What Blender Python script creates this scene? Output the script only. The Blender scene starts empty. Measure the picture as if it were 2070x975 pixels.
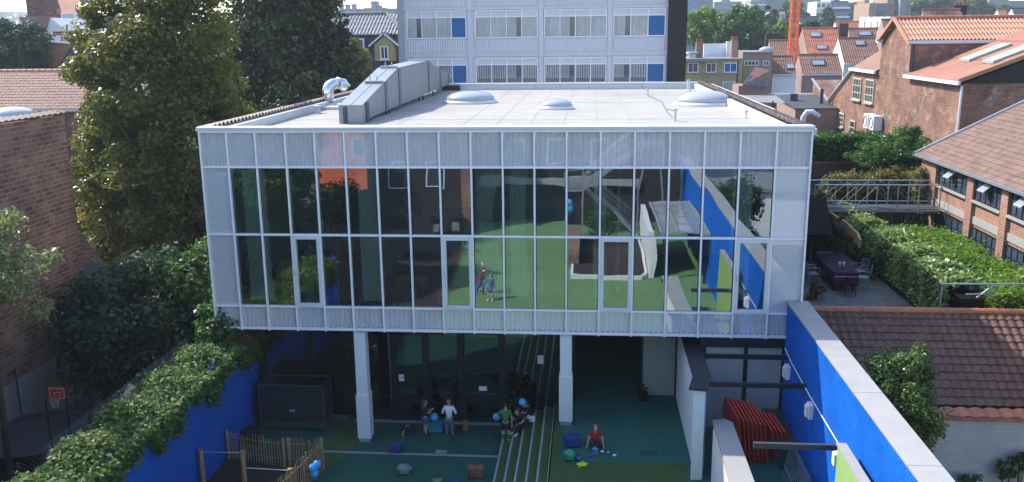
import bpy, bmesh, math, random
import numpy as np
from mathutils import Vector, Matrix
random.seed(7); np.random.seed(7)
R = math.radians
SC = bpy.context.scene
COL = SC.collection

# ------------------------------------------------------------------ camera
CAM = np.array([11.949, -26.415, 13.012]); YAW, PITCH, ROLL, FPX = -0.0882, 0.2282, -0.0115, 1789.6
def _basis():
    cy, sy, cp, sp = math.cos(YAW), math.sin(YAW), math.cos(PITCH), math.sin(PITCH)
    f = np.array([sy*cp, cy*cp, -sp]); r = np.array([cy, -sy, 0.0]); u = np.cross(r, f)
    c, s = math.cos(ROLL), math.sin(ROLL)
    return c*r+s*u, -s*r+c*u, f
CR, CU, CF = _basis()
cd = bpy.data.cameras.new('camera'); co = bpy.data.objects.new('camera', cd); COL.objects.link(co)
co.matrix_world = Matrix(((CR[0], CU[0], -CF[0], CAM[0]), (CR[1], CU[1], -CF[1], CAM[1]), (CR[2], CU[2], -CF[2], CAM[2]), (0, 0, 0, 1)))
cd.sensor_width = 36.0; cd.lens = 36.0*FPX/2070.0; cd.clip_start = 0.1; cd.clip_end = 6000
SC.camera = co
def _ray(px, py): return CF + CR*(px-1035)/FPX - CU*(py-487.5)/FPX
def A(px, py, Y):                       # where a sight line meets the wall plane y = Y
    d = _ray(px, py); return CAM + d*(Y-CAM[1])/d[1]

# ------------------------------------------------------------------ light
SDIR = Vector((-0.92, 0.65, 1.0)).normalized()          # towards the sun
ELEV = math.asin(SDIR.z); AZ = math.atan2(SDIR.x, SDIR.y)
w = bpy.data.worlds.new('World'); SC.world = w; w.use_nodes = True
nt = w.node_tree; nt.nodes.clear()
sky = nt.nodes.new('ShaderNodeTexSky'); sky.sky_type = 'NISHITA'; sky.sun_disc = False
sky.sun_elevation = ELEV; sky.sun_rotation = AZ; sky.air_density = 1.0; sky.dust_density = 1.0; sky.ozone_density = 1.6
bg = nt.nodes.new('ShaderNodeBackground'); bg.inputs[1].default_value = 0.15
wo = nt.nodes.new('ShaderNodeOutputWorld')
nt.links.new(sky.outputs[0], bg.inputs[0]); nt.links.new(bg.outputs[0], wo.inputs[0])
sl = bpy.data.lights.new('sun', 'SUN'); sl.energy = 2.65; sl.angle = R(0.53); sl.color = (1.0, 0.95, 0.88)
so = bpy.data.objects.new('sun', sl); COL.objects.link(so); so.location = (-40, 20, 60)
so.rotation_euler = (-SDIR).to_track_quat('-Z', 'Y').to_euler()
SC.view_settings.view_transform = 'Standard'; SC.view_settings.look = 'None'
SC.view_settings.exposure = 1.42; SC.view_settings.gamma = 1.0
SC.render.engine = 'CYCLES'
SC.cycles.use_denoising = True
SC.cycles.max_bounces = 10; SC.cycles.transparent_max_bounces = 24; SC.cycles.diffuse_bounces = 3
SC.cycles.glossy_bounces = 4; SC.cycles.transmission_bounces = 6; SC.cycles.volume_bounces = 0
SC.cycles.caustics_reflective = False; SC.cycles.caustics_refractive = False

# ------------------------------------------------------------------ materials
class NT:
    def __init__(s, name):
        s.m = bpy.data.materials.new(name); s.m.use_nodes = True; s.t = s.m.node_tree; s.t.nodes.clear()
        s.out = s.n('OutputMaterial')
    def n(s, typ, **kw):
        x = s.t.nodes.new('ShaderNode'+typ)
        for k, v in kw.items():
            if k.startswith('i_'):
                key = k[2:]; key = int(key) if key.isdigit() else key.replace('_', ' ')
                x.inputs[key].default_value = v
            else: setattr(x, k, v)
        return x
    def l(s, a, b): s.t.links.new(a, b)
    def coords(s, kind='UV', scale=(1, 1, 1)):
        tc = s.n('TexCoord'); mp = s.n('Mapping'); mp.inputs['Scale'].default_value = scale
        s.l(tc.outputs[kind], mp.inputs[0]); return mp.outputs[0]
def c4(c): return (c[0], c[1], c[2], 1)
def mul(c, k): return tuple(min(1, x*k) for x in c)
def plain(name, col, rough=0.7, var=0.12, vs=1.5, metal=0.0, bump=0.0, bs=30, spec=0.4, col2=None, dirt=0.0):
    t = NT(name); p = t.n('BsdfPrincipled'); p.inputs['Roughness'].default_value = rough
    p.inputs['Metallic'].default_value = metal; p.inputs['Specular IOR Level'].default_value = spec
    co_ = t.coords('Object'); nz = t.n('TexNoise', i_Scale=vs, i_Detail=6.0, i_Roughness=0.65); t.l(co_, nz.inputs['Vector'])
    mr = t.n('ValToRGB'); mr.color_ramp.elements[0].position = 0.3; mr.color_ramp.elements[1].position = 0.7
    mr.color_ramp.elements[0].color = c4(mul(col, 1-var)); mr.color_ramp.elements[1].color = c4(col2 if col2 else mul(col, 1+var))
    t.l(nz.outputs[0], mr.inputs[0]); src = mr.outputs[0]
    if dirt > 0:
        n2 = t.n('TexNoise', i_Scale=vs*0.23, i_Detail=8.0, i_Roughness=0.75); t.l(co_, n2.inputs['Vector'])
        m2 = t.n('MapRange'); m2.inputs[1].default_value = 0.45; m2.inputs[2].default_value = 0.72
        t.l(n2.outputs[0], m2.inputs[0]); mm = t.n('Math', operation='MULTIPLY'); mm.inputs[1].default_value = dirt; t.l(m2.outputs[0], mm.inputs[0])
        mx = t.n('Mix', data_type='RGBA'); t.l(mm.outputs[0], mx.inputs[0]); t.l(src, mx.inputs[6]); mx.inputs[7].default_value = c4(mul(col, 0.45)); src = mx.outputs[2]
    t.l(src, p.inputs['Base Color'])
    if bump > 0:
        nb = t.n('TexNoise', i_Scale=bs, i_Detail=4.0); t.l(co_, nb.inputs['Vector'])
        b = t.n('Bump', i_Strength=bump, i_Distance=0.02); t.l(nb.outputs[0], b.inputs['Height']); t.l(b.outputs[0], p.inputs['Normal'])
    t.l(p.outputs[0], t.out.inputs[0]); return t.m
def brick(name, a, b, mortar, bw=0.22, bh=0.07, mort=0.012, blotch=0.5, bump=0.4, wht=None, whtamt=0.0, rough=0.9):
    t = NT(name); p = t.n('BsdfPrincipled', i_Roughness=rough); p.inputs['Specular IOR Level'].default_value = 0.2
    uv = t.coords('UV'); br = t.n('TexBrick', i_Scale=1.0, i_Mortar_Size=mort, i_Brick_Width=bw, i_Row_Height=bh, i_Mortar_Smooth=0.3, i_Bias=-0.1)
    br.inputs['Color1'].default_value = c4(a); br.inputs['Color2'].default_value = c4(b); br.inputs['Mortar'].default_value = c4(mortar); t.l(uv, br.inputs['Vector'])
    nz = t.n('TexNoise', i_Scale=0.5, i_Detail=8.0, i_Roughness=0.7); t.l(uv, nz.inputs['Vector'])
    mr = t.n('MapRange'); mr.inputs[1].default_value = 0.3; mr.inputs[2].default_value = 0.7; mr.inputs[3].default_value = 1-blotch; mr.inputs[4].default_value = 1+blotch*0.5
    t.l(nz.outputs[0], mr.inputs[0]); mx = t.n('Mix', data_type='RGBA', blend_type='MULTIPLY'); mx.inputs[0].default_value = 1
    t.l(br.outputs[0], mx.inputs[6]); t.l(mr.outputs[0], mx.inputs[7]); src = mx.outputs[2]
    if wht:
        n2 = t.n('TexNoise', i_Scale=0.9, i_Detail=10.0, i_Roughness=0.8); t.l(uv, n2.inputs['Vector'])
        m2 = t.n('MapRange'); m2.inputs[1].default_value = 0.62-whtamt*0.3; m2.inputs[2].default_value = 0.72-whtamt*0.2; t.l(n2.outputs[0], m2.inputs[0])
        m3 = t.n('Mix', data_type='RGBA'); t.l(m2.outputs[0], m3.inputs[0]); t.l(src, m3.inputs[6]); m3.inputs[7].default_value = c4(wht); src = m3.outputs[2]
    t.l(src, p.inputs['Base Color'])
    b_ = t.n('Bump', i_Strength=bump, i_Distance=0.02, invert=True); t.l(br.outputs[1], b_.inputs['Height']); t.l(b_.outputs[0], p.inputs['Normal'])
    t.l(p.outputs[0], t.out.inputs[0]); return t.m
def leafmat(name, a, b, c=None, trans=0.35, rough=0.42):
    t = NT(name); g = t.n('NewGeometry'); rp = t.n('ValToRGB'); e = rp.color_ramp.elements
    e[0].position = 0.0; e[0].color = c4(a); e[1].position = 0.75; e[1].color = c4(b)
    if c: x = rp.color_ramp.elements.new(0.97); x.color = c4(c)
    nz = t.n('TexNoise', i_Scale=0.9, i_Detail=3.0); t.l(t.coords('Object'), nz.inputs['Vector'])
    ad = t.n('Math', operation='MULTIPLY_ADD'); ad.inputs[1].default_value = 0.6
    t.l(g.outputs['Random Per Island'], ad.inputs[0]); mm = t.n('Math', operation='MULTIPLY_ADD'); mm.inputs[1].default_value = 1.4; mm.inputs[2].default_value = -0.5
    t.l(nz.outputs[0], mm.inputs[0]); t.l(mm.outputs[0], ad.inputs[2]); t.l(ad.outputs[0], rp.inputs[0])
    p = t.n('BsdfPrincipled', i_Roughness=rough); p.inputs['Specular IOR Level'].default_value = 0.35; t.l(rp.outputs[0], p.inputs['Base Color'])
    tr = t.n('BsdfTranslucent'); hs = t.n('HueSaturation', i_Value=1.6, i_Saturation=1.1); t.l(rp.outputs[0], hs.inputs['Color']); t.l(hs.outputs[0], tr.inputs[0])
    ms = t.n('MixShader'); ms.inputs[0].default_value = trans; t.l(p.outputs[0], ms.inputs[1]); t.l(tr.outputs[0], ms.inputs[2]); t.l(ms.outputs[0], t.out.inputs[0]); return t.m
def glass(name, refl=0.3, tint=(0.5, 0.58, 0.6), rough=0.0, rcol=(0.9, 0.95, 1)):
    t = NT(name); fr = t.n('LayerWeight', i_Blend=0.25); m = t.n('MapRange'); m.inputs[3].default_value = refl; m.inputs[4].default_value = min(1, refl+0.5)
    t.l(fr.outputs['Fresnel'], m.inputs[0]); gl = t.n('BsdfGlossy', i_Roughness=rough); gl.inputs[0].default_value = c4(rcol)
    oi = t.n('ObjectInfo'); mw = t.n('Math', operation='MULTIPLY'); mw.inputs[1].default_value = 90; t.l(oi.outputs['Random'], mw.inputs[0]); nz = t.n('TexNoise', noise_dimensions='4D', i_Scale=0.75, i_Detail=0.6); t.l(t.coords('Object'), nz.inputs['Vector']); t.l(mw.outputs[0], nz.inputs['W']); b = t.n('Bump', i_Strength=0.22, i_Distance=0.03); t.l(nz.outputs[0], b.inputs['Height']); t.l(b.outputs[0], gl.inputs['Normal'])
    tr = t.n('BsdfTransparent'); tr.inputs[0].default_value = c4(tint); ms = t.n('MixShader')
    t.l(m.outputs[0], ms.inputs[0]); t.l(tr.outputs[0], ms.inputs[1]); t.l(gl.outputs[0], ms.inputs[2]); t.l(ms.outputs[0], t.out.inputs[0]); return t.m
def tilemat(name, a, b, bw=0.25, bh=0.35, rough=0.75, bump=0.5, blotch=0.35, moss=None):
    return brick(name, a, b, mul(a, 0.45), bw, bh, 0.018, blotch, bump, moss, 0.1 if moss else 0, rough)
M = {}
M['frame'] = plain('white_aluminium', (0.84, 0.80, 0.84), 0.45, 0.04, 2.0, spec=0.5)
M['sheet'] = plain('white_corrugated_sheet', (0.93, 0.87, 0.90), 0.5, 0.04, 1.0, dirt=0.06)
M['panelwhite'] = plain('white_panel', (0.90, 0.84, 0.87), 0.5, 0.05, 0.6)
M['spandrel'] = glass('spandrel_glass', 0.06, (0.97, 0.98, 0.99))
M['glass'] = glass('facade_glass', 0.24, (0.78, 0.86, 0.86))
M['gglass'] = glass('ground_floor_glass', 0.14, (0.25, 0.3, 0.32))
M['darkpane'] = glass('plain_window_glass', 0.2, (0.35, 0.4, 0.45))
M['pane'] = plain('window_pane', (0.05, 0.07, 0.10), 0.08, 0.3, 0.7, spec=0.9)
M['palepane'] = plain('curtained_pane', (0.33, 0.36, 0.38), 0.15, 0.2, 0.9, spec=0.8)
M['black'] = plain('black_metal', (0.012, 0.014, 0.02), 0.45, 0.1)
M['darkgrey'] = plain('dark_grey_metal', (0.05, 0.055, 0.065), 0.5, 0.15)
M['steel'] = plain('galvanised_steel', (0.42, 0.44, 0.47), 0.4, 0.12, 3.0, metal=0.6)
M['steelb'] = plain('dull_galvanised_steel', (0.22, 0.235, 0.25), 0.55, 0.15, 3.0, metal=0.3)
M['duct'] = plain('galvanised_duct', (0.27, 0.28, 0.30), 0.45, 0.1, 1.2, metal=0.3, dirt=0.15)
M['flange'] = plain('duct_flange', (0.15, 0.155, 0.17), 0.5, 0.1)
M['chrome'] = plain('bright_duct', (0.75, 0.77, 0.8), 0.18, 0.05, metal=0.95)
M['roofing'] = plain('roof_membrane', (0.37, 0.345, 0.31), 0.85, 0.09, 0.7, bump=0.15, dirt=0.5)
M['seam'] = plain('roof_seam', (0.33, 0.32, 0.31), 0.85, 0.1)
M['coping'] = plain('white_coping', (0.62, 0.62, 0.63), 0.4, 0.05, 1.5)
M['cement'] = plain('grey_coping', (0.34, 0.33, 0.32), 0.85, 0.08, 1.2, bump=0.15, dirt=0.35)
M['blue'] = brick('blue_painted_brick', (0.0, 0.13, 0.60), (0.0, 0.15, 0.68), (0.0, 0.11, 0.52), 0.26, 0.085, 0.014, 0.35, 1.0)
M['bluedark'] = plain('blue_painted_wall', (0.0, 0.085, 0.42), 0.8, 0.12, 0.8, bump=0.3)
M['bluepanel'] = plain('blue_window_panel', (0.012, 0.11, 0.30), 0.45, 0.05)
M['turf'] = plain('dark_green_rubber', (0.012, 0.085, 0.065), 0.9, 0.08, 0.5, bump=0.2, dirt=0.3, bs=60)
M['turf2'] = plain('olive_green_rubber', (0.05, 0.10, 0.03), 0.9, 0.1, 0.5, bump=0.2, dirt=0.3, bs=60)
M['lawn'] = plain('bright_green_rubber', (0.14, 0.25, 0.10), 0.9, 0.1, 0.5, bump=0.2, dirt=0.3, bs=60)
M['teal'] = plain('teal_rubber', (0.02, 0.13, 0.105), 0.9, 0.08, 0.5, bump=0.2, dirt=0.3, bs=60)
M['line'] = plain('grey_strip', (0.24, 0.25, 0.27), 0.8, 0.1)
M['nosing'] = plain('step_nosing', (0.30, 0.32, 0.35), 0.7, 0.1)
M['ground'] = plain('earth', (0.06, 0.065, 0.055), 0.95, 0.3, 0.3, bump=0.3)
M['mulch'] = plain('bark_mulch', (0.04, 0.028, 0.022), 0.95, 0.45, 14, bump=0.8, bs=25)
M['asphalt'] = plain('asphalt', (0.055, 0.055, 0.06), 0.9, 0.15, 3)
M['white'] = plain('white_paint', (0.72, 0.73, 0.74), 0.6, 0.04, 1.0)
M['whitewall'] = brick('white_painted_brick', (0.50, 0.50, 0.46), (0.56, 0.56, 0.52), (0.44, 0.44, 0.41), 0.22, 0.075, 0.01, 0.2, 0.4)
M['school'] = plain('pale_school_panel', (0.58, 0.58, 0.62), 0.55, 0.04, 0.5)
M['schoolend'] = plain('grey_concrete', (0.36, 0.37, 0.40), 0.8, 0.08)
M['brickL'] = brick('old_brown_brick', (0.24, 0.115, 0.075), (0.10, 0.05, 0.036), (0.24, 0.18, 0.15), 0.42, 0.16, 0.022, 0.6, 0.8, (0.30, 0.22, 0.19), 0.12)
M['render'] = plain('grey_cement_render', (0.22, 0.21, 0.21), 0.9, 0.15, 1.0, bump=0.4, dirt=0.4)
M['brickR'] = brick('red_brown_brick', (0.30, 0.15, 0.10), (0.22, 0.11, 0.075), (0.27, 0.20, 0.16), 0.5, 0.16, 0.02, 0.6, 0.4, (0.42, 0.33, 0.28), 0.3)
M['brickO'] = brick('orange_brick', (0.40, 0.19, 0.12), (0.30, 0.13, 0.08), (0.38, 0.30, 0.25), 0.30, 0.10, 0.018, 0.35, 0.3)
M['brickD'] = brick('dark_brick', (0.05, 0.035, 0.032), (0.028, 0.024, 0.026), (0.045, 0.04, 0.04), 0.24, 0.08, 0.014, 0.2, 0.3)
M['brickG'] = brick('sooty_garden_brick', (0.17, 0.10, 0.08), (0.10, 0.065, 0.055), (0.12, 0.10, 0.09), 0.22, 0.075, 0.012, 0.4, 0.4, (0.36, 0.35, 0.34), 0.12)
M['brickY'] = brick('yellow_brick', (0.38, 0.33, 0.16), (0.33, 0.28, 0.13), (0.34, 0.29, 0.17), 0.24, 0.08, 0.012, 0.25, 0.2)
M['brickP'] = brick('pale_pink_brick', (0.34, 0.24, 0.20), (0.30, 0.20, 0.16), (0.30, 0.24, 0.2), 0.24, 0.08, 0.012, 0.25, 0.2)
M['tileP'] = tilemat('pink_flat_tile', (0.40, 0.22, 0.17), (0.33, 0.18, 0.14), 0.2, 0.22)
M['tileB'] = plain('brown_clay_tile', (0.105, 0.05, 0.036), 0.55, 0.3, 3.0, col2=(0.17, 0.08, 0.055))
M['tileR'] = plain('weathered_brown_tile', (0.185, 0.11, 0.08), 0.75, 0.3, 2.5, col2=(0.27, 0.165, 0.125))
M['tileV'] = plain('weathered_verge_tile', (0.16, 0.10, 0.085), 0.6, 0.45, 3.5, col2=(0.34, 0.24, 0.2))
M['tileO'] = plain('terracotta_tile', (0.42, 0.15, 0.075), 0.5, 0.25, 3.0)
M['tileS'] = plain('shiny_slate_tile', (0.24, 0.22, 0.23), 0.4, 0.2, 3.0)
M['tileRed'] = plain('red_tile', (0.42, 0.14, 0.075), 0.7, 0.2, 1.2, dirt=0.3)
M['tileBr'] = plain('brown_tile', (0.25, 0.12, 0.08), 0.7, 0.2, 1.2, dirt=0.3)
M['corr'] = plain('terracotta_corrugated_sheet', (0.50, 0.235, 0.15), 0.75, 0.14, 0.7, dirt=0.2)
M['corr2'] = plain('red_roof_sheet', (0.34, 0.15, 0.10), 0.8, 0.16, 0.5, dirt=0.3)
M['slate'] = plain('dark_blue_slate', (0.03, 0.04, 0.07), 0.5, 0.15)
M['wood'] = plain('rough_pale_wood', (0.34, 0.22, 0.11), 0.8, 0.3, 6)
M['woodo'] = plain('orange_round_post', (0.40, 0.22, 0.10), 0.7, 0.25, 5)
M['deck'] = plain('weathered_deck', (0.15, 0.15, 0.14), 0.85, 0.25, 2.0)
M['woodd'] = plain('black_stained_wood', (0.014, 0.010, 0.009), 0.95, 0.3, spec=0.05)
M['bark'] = plain('tree_bark', (0.07, 0.05, 0.035), 0.95, 0.3, 4, bump=0.5)
M['crane'] = plain('orange_crane_paint', (0.72, 0.14, 0.04), 0.5, 0.1)
M['redpl'] = plain('red_plastic', (0.60, 0.06, 0.04), 0.45, 0.1)
M['lampw'] = plain('white_lamp_cover', (0.8, 0.78, 0.74), 0.4, 0.03)
M['bluebal'] = plain('light_blue_balloon', (0.06, 0.42, 0.85), 0.25, 0.03, spec=0.6)
M['interior'] = plain('interior_wall', (0.45, 0.52, 0.55), 0.8, 0.1)
M['intfloor'] = plain('interior_floor', (0.03, 0.06, 0.05), 0.6, 0.1)
M['curtain'] = plain('grey_green_curtain', (0.62, 0.68, 0.62), 0.9, 0.08, 2)
M['cupb'] = plain('light_wood_cupboard', (0.40, 0.27, 0.12), 0.6, 0.1)
M['yellow'] = plain('yellow_crate', (0.62, 0.42, 0.03), 0.6, 0.08)
M['tealp'] = plain('teal_plastic', (0.0, 0.35, 0.36), 0.6, 0.05)
M['bluef'] = plain('blue_fabric', (0.02, 0.12, 0.45), 0.8, 0.1)
M['paper'] = plain('white_paper', (0.75, 0.75, 0.75), 0.8, 0.02)
M['ink'] = plain('black_ink', (0.02, 0.02, 0.02), 0.8, 0.02)
M['frost'] = plain('frosted_panel', (0.40, 0.42, 0.40), 0.35, 0.08, 0.8)
M['greenb'] = plain('light_green_board', (0.26, 0.40, 0.13), 0.7, 0.08)
M['purple'] = plain('purple_tablecloth', (0.045, 0.008, 0.035), 0.9, 0.3, 9)
M['bluepot'] = plain('blue_glazed_pot', (0.02, 0.06, 0.25), 0.3, 0.1)
M['terra'] = plain('terracotta_pot', (0.35, 0.13, 0.07), 0.8, 0.15)
M['skin'] = plain('skin', (0.55, 0.33, 0.23), 0.6, 0.05)
M['hairb'] = plain('brown_hair', (0.08, 0.045, 0.025), 0.7, 0.3, 30)
M['hairl'] = plain('fair_hair', (0.30, 0.20, 0.10), 0.7, 0.3, 30)
M['cwhite'] = plain('white_cloth', (0.78, 0.77, 0.82), 0.85, 0.05)
M['cnavy'] = plain('navy_cloth', (0.012, 0.016, 0.04), 0.85, 0.1)
M['cgrey'] = plain('denim_grey_cloth', (0.12, 0.16, 0.24), 0.85, 0.12, 12)
M['cgreen'] = plain('green_cloth', (0.02, 0.22, 0.05), 0.85, 0.08)
M['cred'] = plain('red_cloth', (0.45, 0.02, 0.03), 0.85, 0.08)
M['cblue'] = plain('blue_denim', (0.05, 0.12, 0.30), 0.85, 0.12, 12)
M['cpink'] = plain('dark_pink_cloth', (0.32, 0.03, 0.07), 0.85, 0.1)
M['cyel'] = plain('yellow_green_cloth', (0.45, 0.75, 0.05), 0.8, 0.05)
M['cbrown'] = plain('brown_leather', (0.22, 0.11, 0.07), 0.6, 0.1)
M['bagteal'] = plain('teal_bag', (0.02, 0.22, 0.28), 0.7, 0.1)
M['baggreen'] = plain('green_bag', (0.02, 0.28, 0.16), 0.6, 0.15, 8)
M['baggrey'] = plain('grey_green_bag', (0.16, 0.22, 0.22), 0.8, 0.2, 8)
M['bagnavy'] = plain('navy_bag', (0.02, 0.05, 0.20), 0.7, 0.1)
M['shoe'] = plain('white_shoe', (0.7, 0.7, 0.7), 0.6, 0.05)
M['shoeb'] = plain('black_shoe', (0.03, 0.03, 0.03), 0.6, 0.05)
M['rubber'] = plain('dark_netting', (0.014, 0.02, 0.028), 0.8, 0.2)
M['fc_grey'] = plain('far_grey_facade', (0.21, 0.225, 0.26), 0.7, 0.08, 0.1)
M['fc_blue'] = plain('far_blue_glass_facade', (0.08, 0.18, 0.38), 0.4, 0.1, 0.1)
M['fc_white'] = plain('far_white_facade', (0.66, 0.66, 0.66), 0.7, 0.05, 0.1)
M['fc_beige'] = plain('far_beige_facade', (0.58, 0.52, 0.36), 0.7, 0.05, 0.1)
M['fc_brown'] = plain('far_brown_facade', (0.32, 0.20, 0.14), 0.7, 0.08, 0.1)
M['fc_dark'] = plain('far_dark_facade', (0.10, 0.13, 0.19), 0.5, 0.1, 0.1)
M['flatroof'] = plain('grey_flat_roof', (0.20, 0.205, 0.215), 0.85, 0.12, 0.7, dirt=0.2)
M['darkroof'] = plain('dark_roof_felt', (0.055, 0.06, 0.068), 0.85, 0.15, 1)
M['dome'] = None
def dome_mat():
    t = NT('acrylic_dome'); gl = t.n('BsdfGlossy', i_Roughness=0.12); gl.inputs[0].default_value = (0.8, 0.82, 0.86, 1)
    d = t.n('BsdfDiffuse'); d.inputs[0].default_value = (0.40, 0.41, 0.44, 1); lw = t.n('LayerWeight', i_Blend=0.35)
    ms = t.n('MixShader'); t.l(lw.outputs['Fresnel'], ms.inputs[0]); t.l(d.outputs[0], ms.inputs[1]); t.l(gl.outputs[0], ms.inputs[2]); t.l(ms.outputs[0], t.out.inputs[0]); return t.m
M['dome'] = dome_mat()
L_dark = leafmat('dark_leaves', (0.022, 0.034, 0.012), (0.055, 0.07, 0.02), (0.12, 0.085, 0.03), 0.28, 0.38)
L_olive = leafmat('olive_leaves', (0.05, 0.062, 0.012), (0.15, 0.155, 0.028), (0.24, 0.15, 0.04), 0.45, 0.34)
L_mid = leafmat('mid_green_leaves', (0.03, 0.08, 0.018), (0.075, 0.155, 0.03), (0.12, 0.15, 0.035), 0.35)
L_light = leafmat('light_green_leaves', (0.07, 0.16, 0.02), (0.16, 0.26, 0.04), (0.26, 0.28, 0.06), 0.4)
L_pale = leafmat('pale_leaves', (0.15, 0.18, 0.07), (0.28, 0.30, 0.13), (0.4, 0.36, 0.16), 0.35, 0.3)
L_yel = leafmat('yellowing_leaves', (0.09, 0.11, 0.03), (0.18, 0.17, 0.045), (0.26, 0.18, 0.06), 0.4)
L_ivy = leafmat('ivy_leaves', (0.05, 0.11, 0.025), (0.13, 0.20, 0.045), (0.22, 0.24, 0.08), 0.3, 0.6)
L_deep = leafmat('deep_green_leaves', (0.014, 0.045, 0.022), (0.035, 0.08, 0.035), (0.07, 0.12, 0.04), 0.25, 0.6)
L_bush = leafmat('glossy_bush_leaves', (0.05, 0.10, 0.02), (0.14, 0.21, 0.05), (0.26, 0.30, 0.09), 0.3, 0.25)
L_red = leafmat('reddish_leaves', (0.12, 0.045, 0.02), (0.2, 0.09, 0.04), (0.24, 0.13, 0.05), 0.3)

# ------------------------------------------------------------------ builders
ORG = {}
def tag(o, label=None, cat=None, group=None, kind=None):
    if label: o['label'] = label
    if cat: o['category'] = cat
    if group: o['group'] = group
    if kind: o['kind'] = kind
    return o
def thing(name, label, cat, loc=(0, 0, 0), group=None, rz=0.0):
    o = bpy.data.objects.new(name, None); COL.objects.link(o); o.location = loc; o.rotation_euler = (0, 0, rz); o.empty_display_size = 0.2
    ORG[o.name] = tuple(loc) if rz == 0 else (0, 0, 0)
    return tag(o, label, cat, group)
def copy_tree(o, parent=None):
    c = o.copy(); COL.objects.link(c); c.parent = parent
    if parent is None: ORG[c.name] = ORG.get(o.name, (0, 0, 0))
    for ch in list(o.children): copy_tree(ch, c)
    return c
def link_mesh(name, me, mat, parent=None):
    o = bpy.data.objects.new(name, me); COL.objects.link(o)
    if mat is not None: me.materials.append(mat)
    if parent is not None: o.parent = parent
    return o
def org_of(parent):
    p = parent
    while p is not None and p.parent is not None: p = p.parent
    return ORG.get(p.name, (0, 0, 0)) if p is not None else (0, 0, 0)
class MB:
    def __init__(s): s.v = []; s.f = []
    def quad(s, a, b, c, d):
        n = len(s.v); s.v += [tuple(a), tuple(b), tuple(c), tuple(d)]; s.f.append((n, n+1, n+2, n+3)); return s
    def poly(s, pts): n = len(s.v); s.v += [tuple(p) for p in pts]; s.f.append(tuple(range(n, n+len(pts)))); return s
    def box(s, x0, x1, y0, y1, z0, z1):
        x0, x1 = min(x0, x1), max(x0, x1); y0, y1 = min(y0, y1), max(y0, y1); z0, z1 = min(z0, z1), max(z0, z1)
        n = len(s.v); s.v += [(x0, y0, z0), (x1, y0, z0), (x1, y1, z0), (x0, y1, z0), (x0, y0, z1), (x1, y0, z1), (x1, y1, z1), (x0, y1, z1)]
        s.f += [tuple(n+i for i in q) for q in ((0, 3, 2, 1), (4, 5, 6, 7), (0, 1, 5, 4), (1, 2, 6, 5), (2, 3, 7, 6), (3, 0, 4, 7))]; return s
    def prism(s, pts, z0, z1):
        n = len(s.v); k = len(pts)
        ar = sum(pts[i][0]*pts[(i+1) % k][1]-pts[(i+1) % k][0]*pts[i][1] for i in range(k))
        if ar < 0: pts = pts[::-1]
        s.v += [(p[0], p[1], z0) for p in pts]+[(p[0], p[1], z1) for p in pts]
        s.f.append(tuple(n+i for i in range(k))[::-1]); s.f.append(tuple(n+k+i for i in range(k)))
        for i in range(k): j = (i+1) % k; s.f.append((n+i, n+j, n+k+j, n+k+i))
        return s
    def extr(s, pts, axis, a, b):          # profile pts in the two other axes, extruded along axis from a to b
        n = len(s.v); k = len(pts)
        def mk(p, t): return (t, p[0], p[1]) if axis == 'x' else (p[0], t, p[1])
        s.v += [mk(p, a) for p in pts]+[mk(p, b) for p in pts]
        s.f.append(tuple(n+i for i in range(k))); s.f.append(tuple(n+k+i for i in range(k))[::-1])
        for i in range(k): j = (i+1) % k; s.f.append((n+i, n+k+i, n+k+j, n+j))
        return s
    def tube(s, pts, r, n=8, r2=None):
        P = [Vector(p) for p in pts]; m = len(P); b = len(s.v)
        for i, p in enumerate(P):
            d = (P[min(i+1, m-1)]-P[max(i-1, 0)]).normalized()
            a = d.orthogonal().normalized() if i == 0 else (a-d*a.dot(d)).normalized()
            c = d.cross(a); rr = r if r2 is None else r+(r2-r)*i/(m-1)
            for k in range(n):
                t = 2*math.pi*k/n; s.v.append(tuple(p+a*math.cos(t)*rr+c*math.sin(t)*rr))
        for i in range(m-1):
            for k in range(n):
                k2 = (k+1) % n; s.f.append((b+i*n+k, b+i*n+k2, b+(i+1)*n+k2, b+(i+1)*n+k))
        s.f.append(tuple(b+k for k in range(n))[::-1]); s.f.append(tuple(b+(m-1)*n+k for k in range(n))); return s
    def bar(s, p0, p1, w, h=None):         # rectangular bar
        h = h or w; p0 = Vector(p0); p1 = Vector(p1); d = (p1-p0).normalized(); up = Vector((0, 0, 1)) if abs(d.z) < 0.95 else Vector((0, 1, 0))
        a = d.cross(up).normalized()*w/2; c = a.cross(d).normalized()*h/2; n = len(s.v)
        for p in (p0, p1): s.v += [tuple(p-a-c), tuple(p+a-c), tuple(p+a+c), tuple(p-a+c)]
        s.f += [tuple(n+i for i in q) for q in ((3, 2, 1, 0), (4, 5, 6, 7), (0, 1, 5, 4), (1, 2, 6, 5), (2, 3, 7, 6), (3, 0, 4, 7))]; return s
    def lathe(s, c, prof, n=24):           # prof: (r, z)
        b = len(s.v)
        for r, z in prof:
            for k in range(n): t = 2*math.pi*k/n; s.v.append((c[0]+r*math.cos(t), c[1]+r*math.sin(t), c[2]+z))
        for i in range(len(prof)-1):
            for k in range(n): k2 = (k+1) % n; s.f.append((b+i*n+k, b+i*n+k2, b+(i+1)*n+k2, b+(i+1)*n+k))
        s.f.append(tuple(b+k for k in range(n))[::-1]); s.f.append(tuple(b+(len(prof)-1)*n+k for k in range(n))); return s
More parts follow.
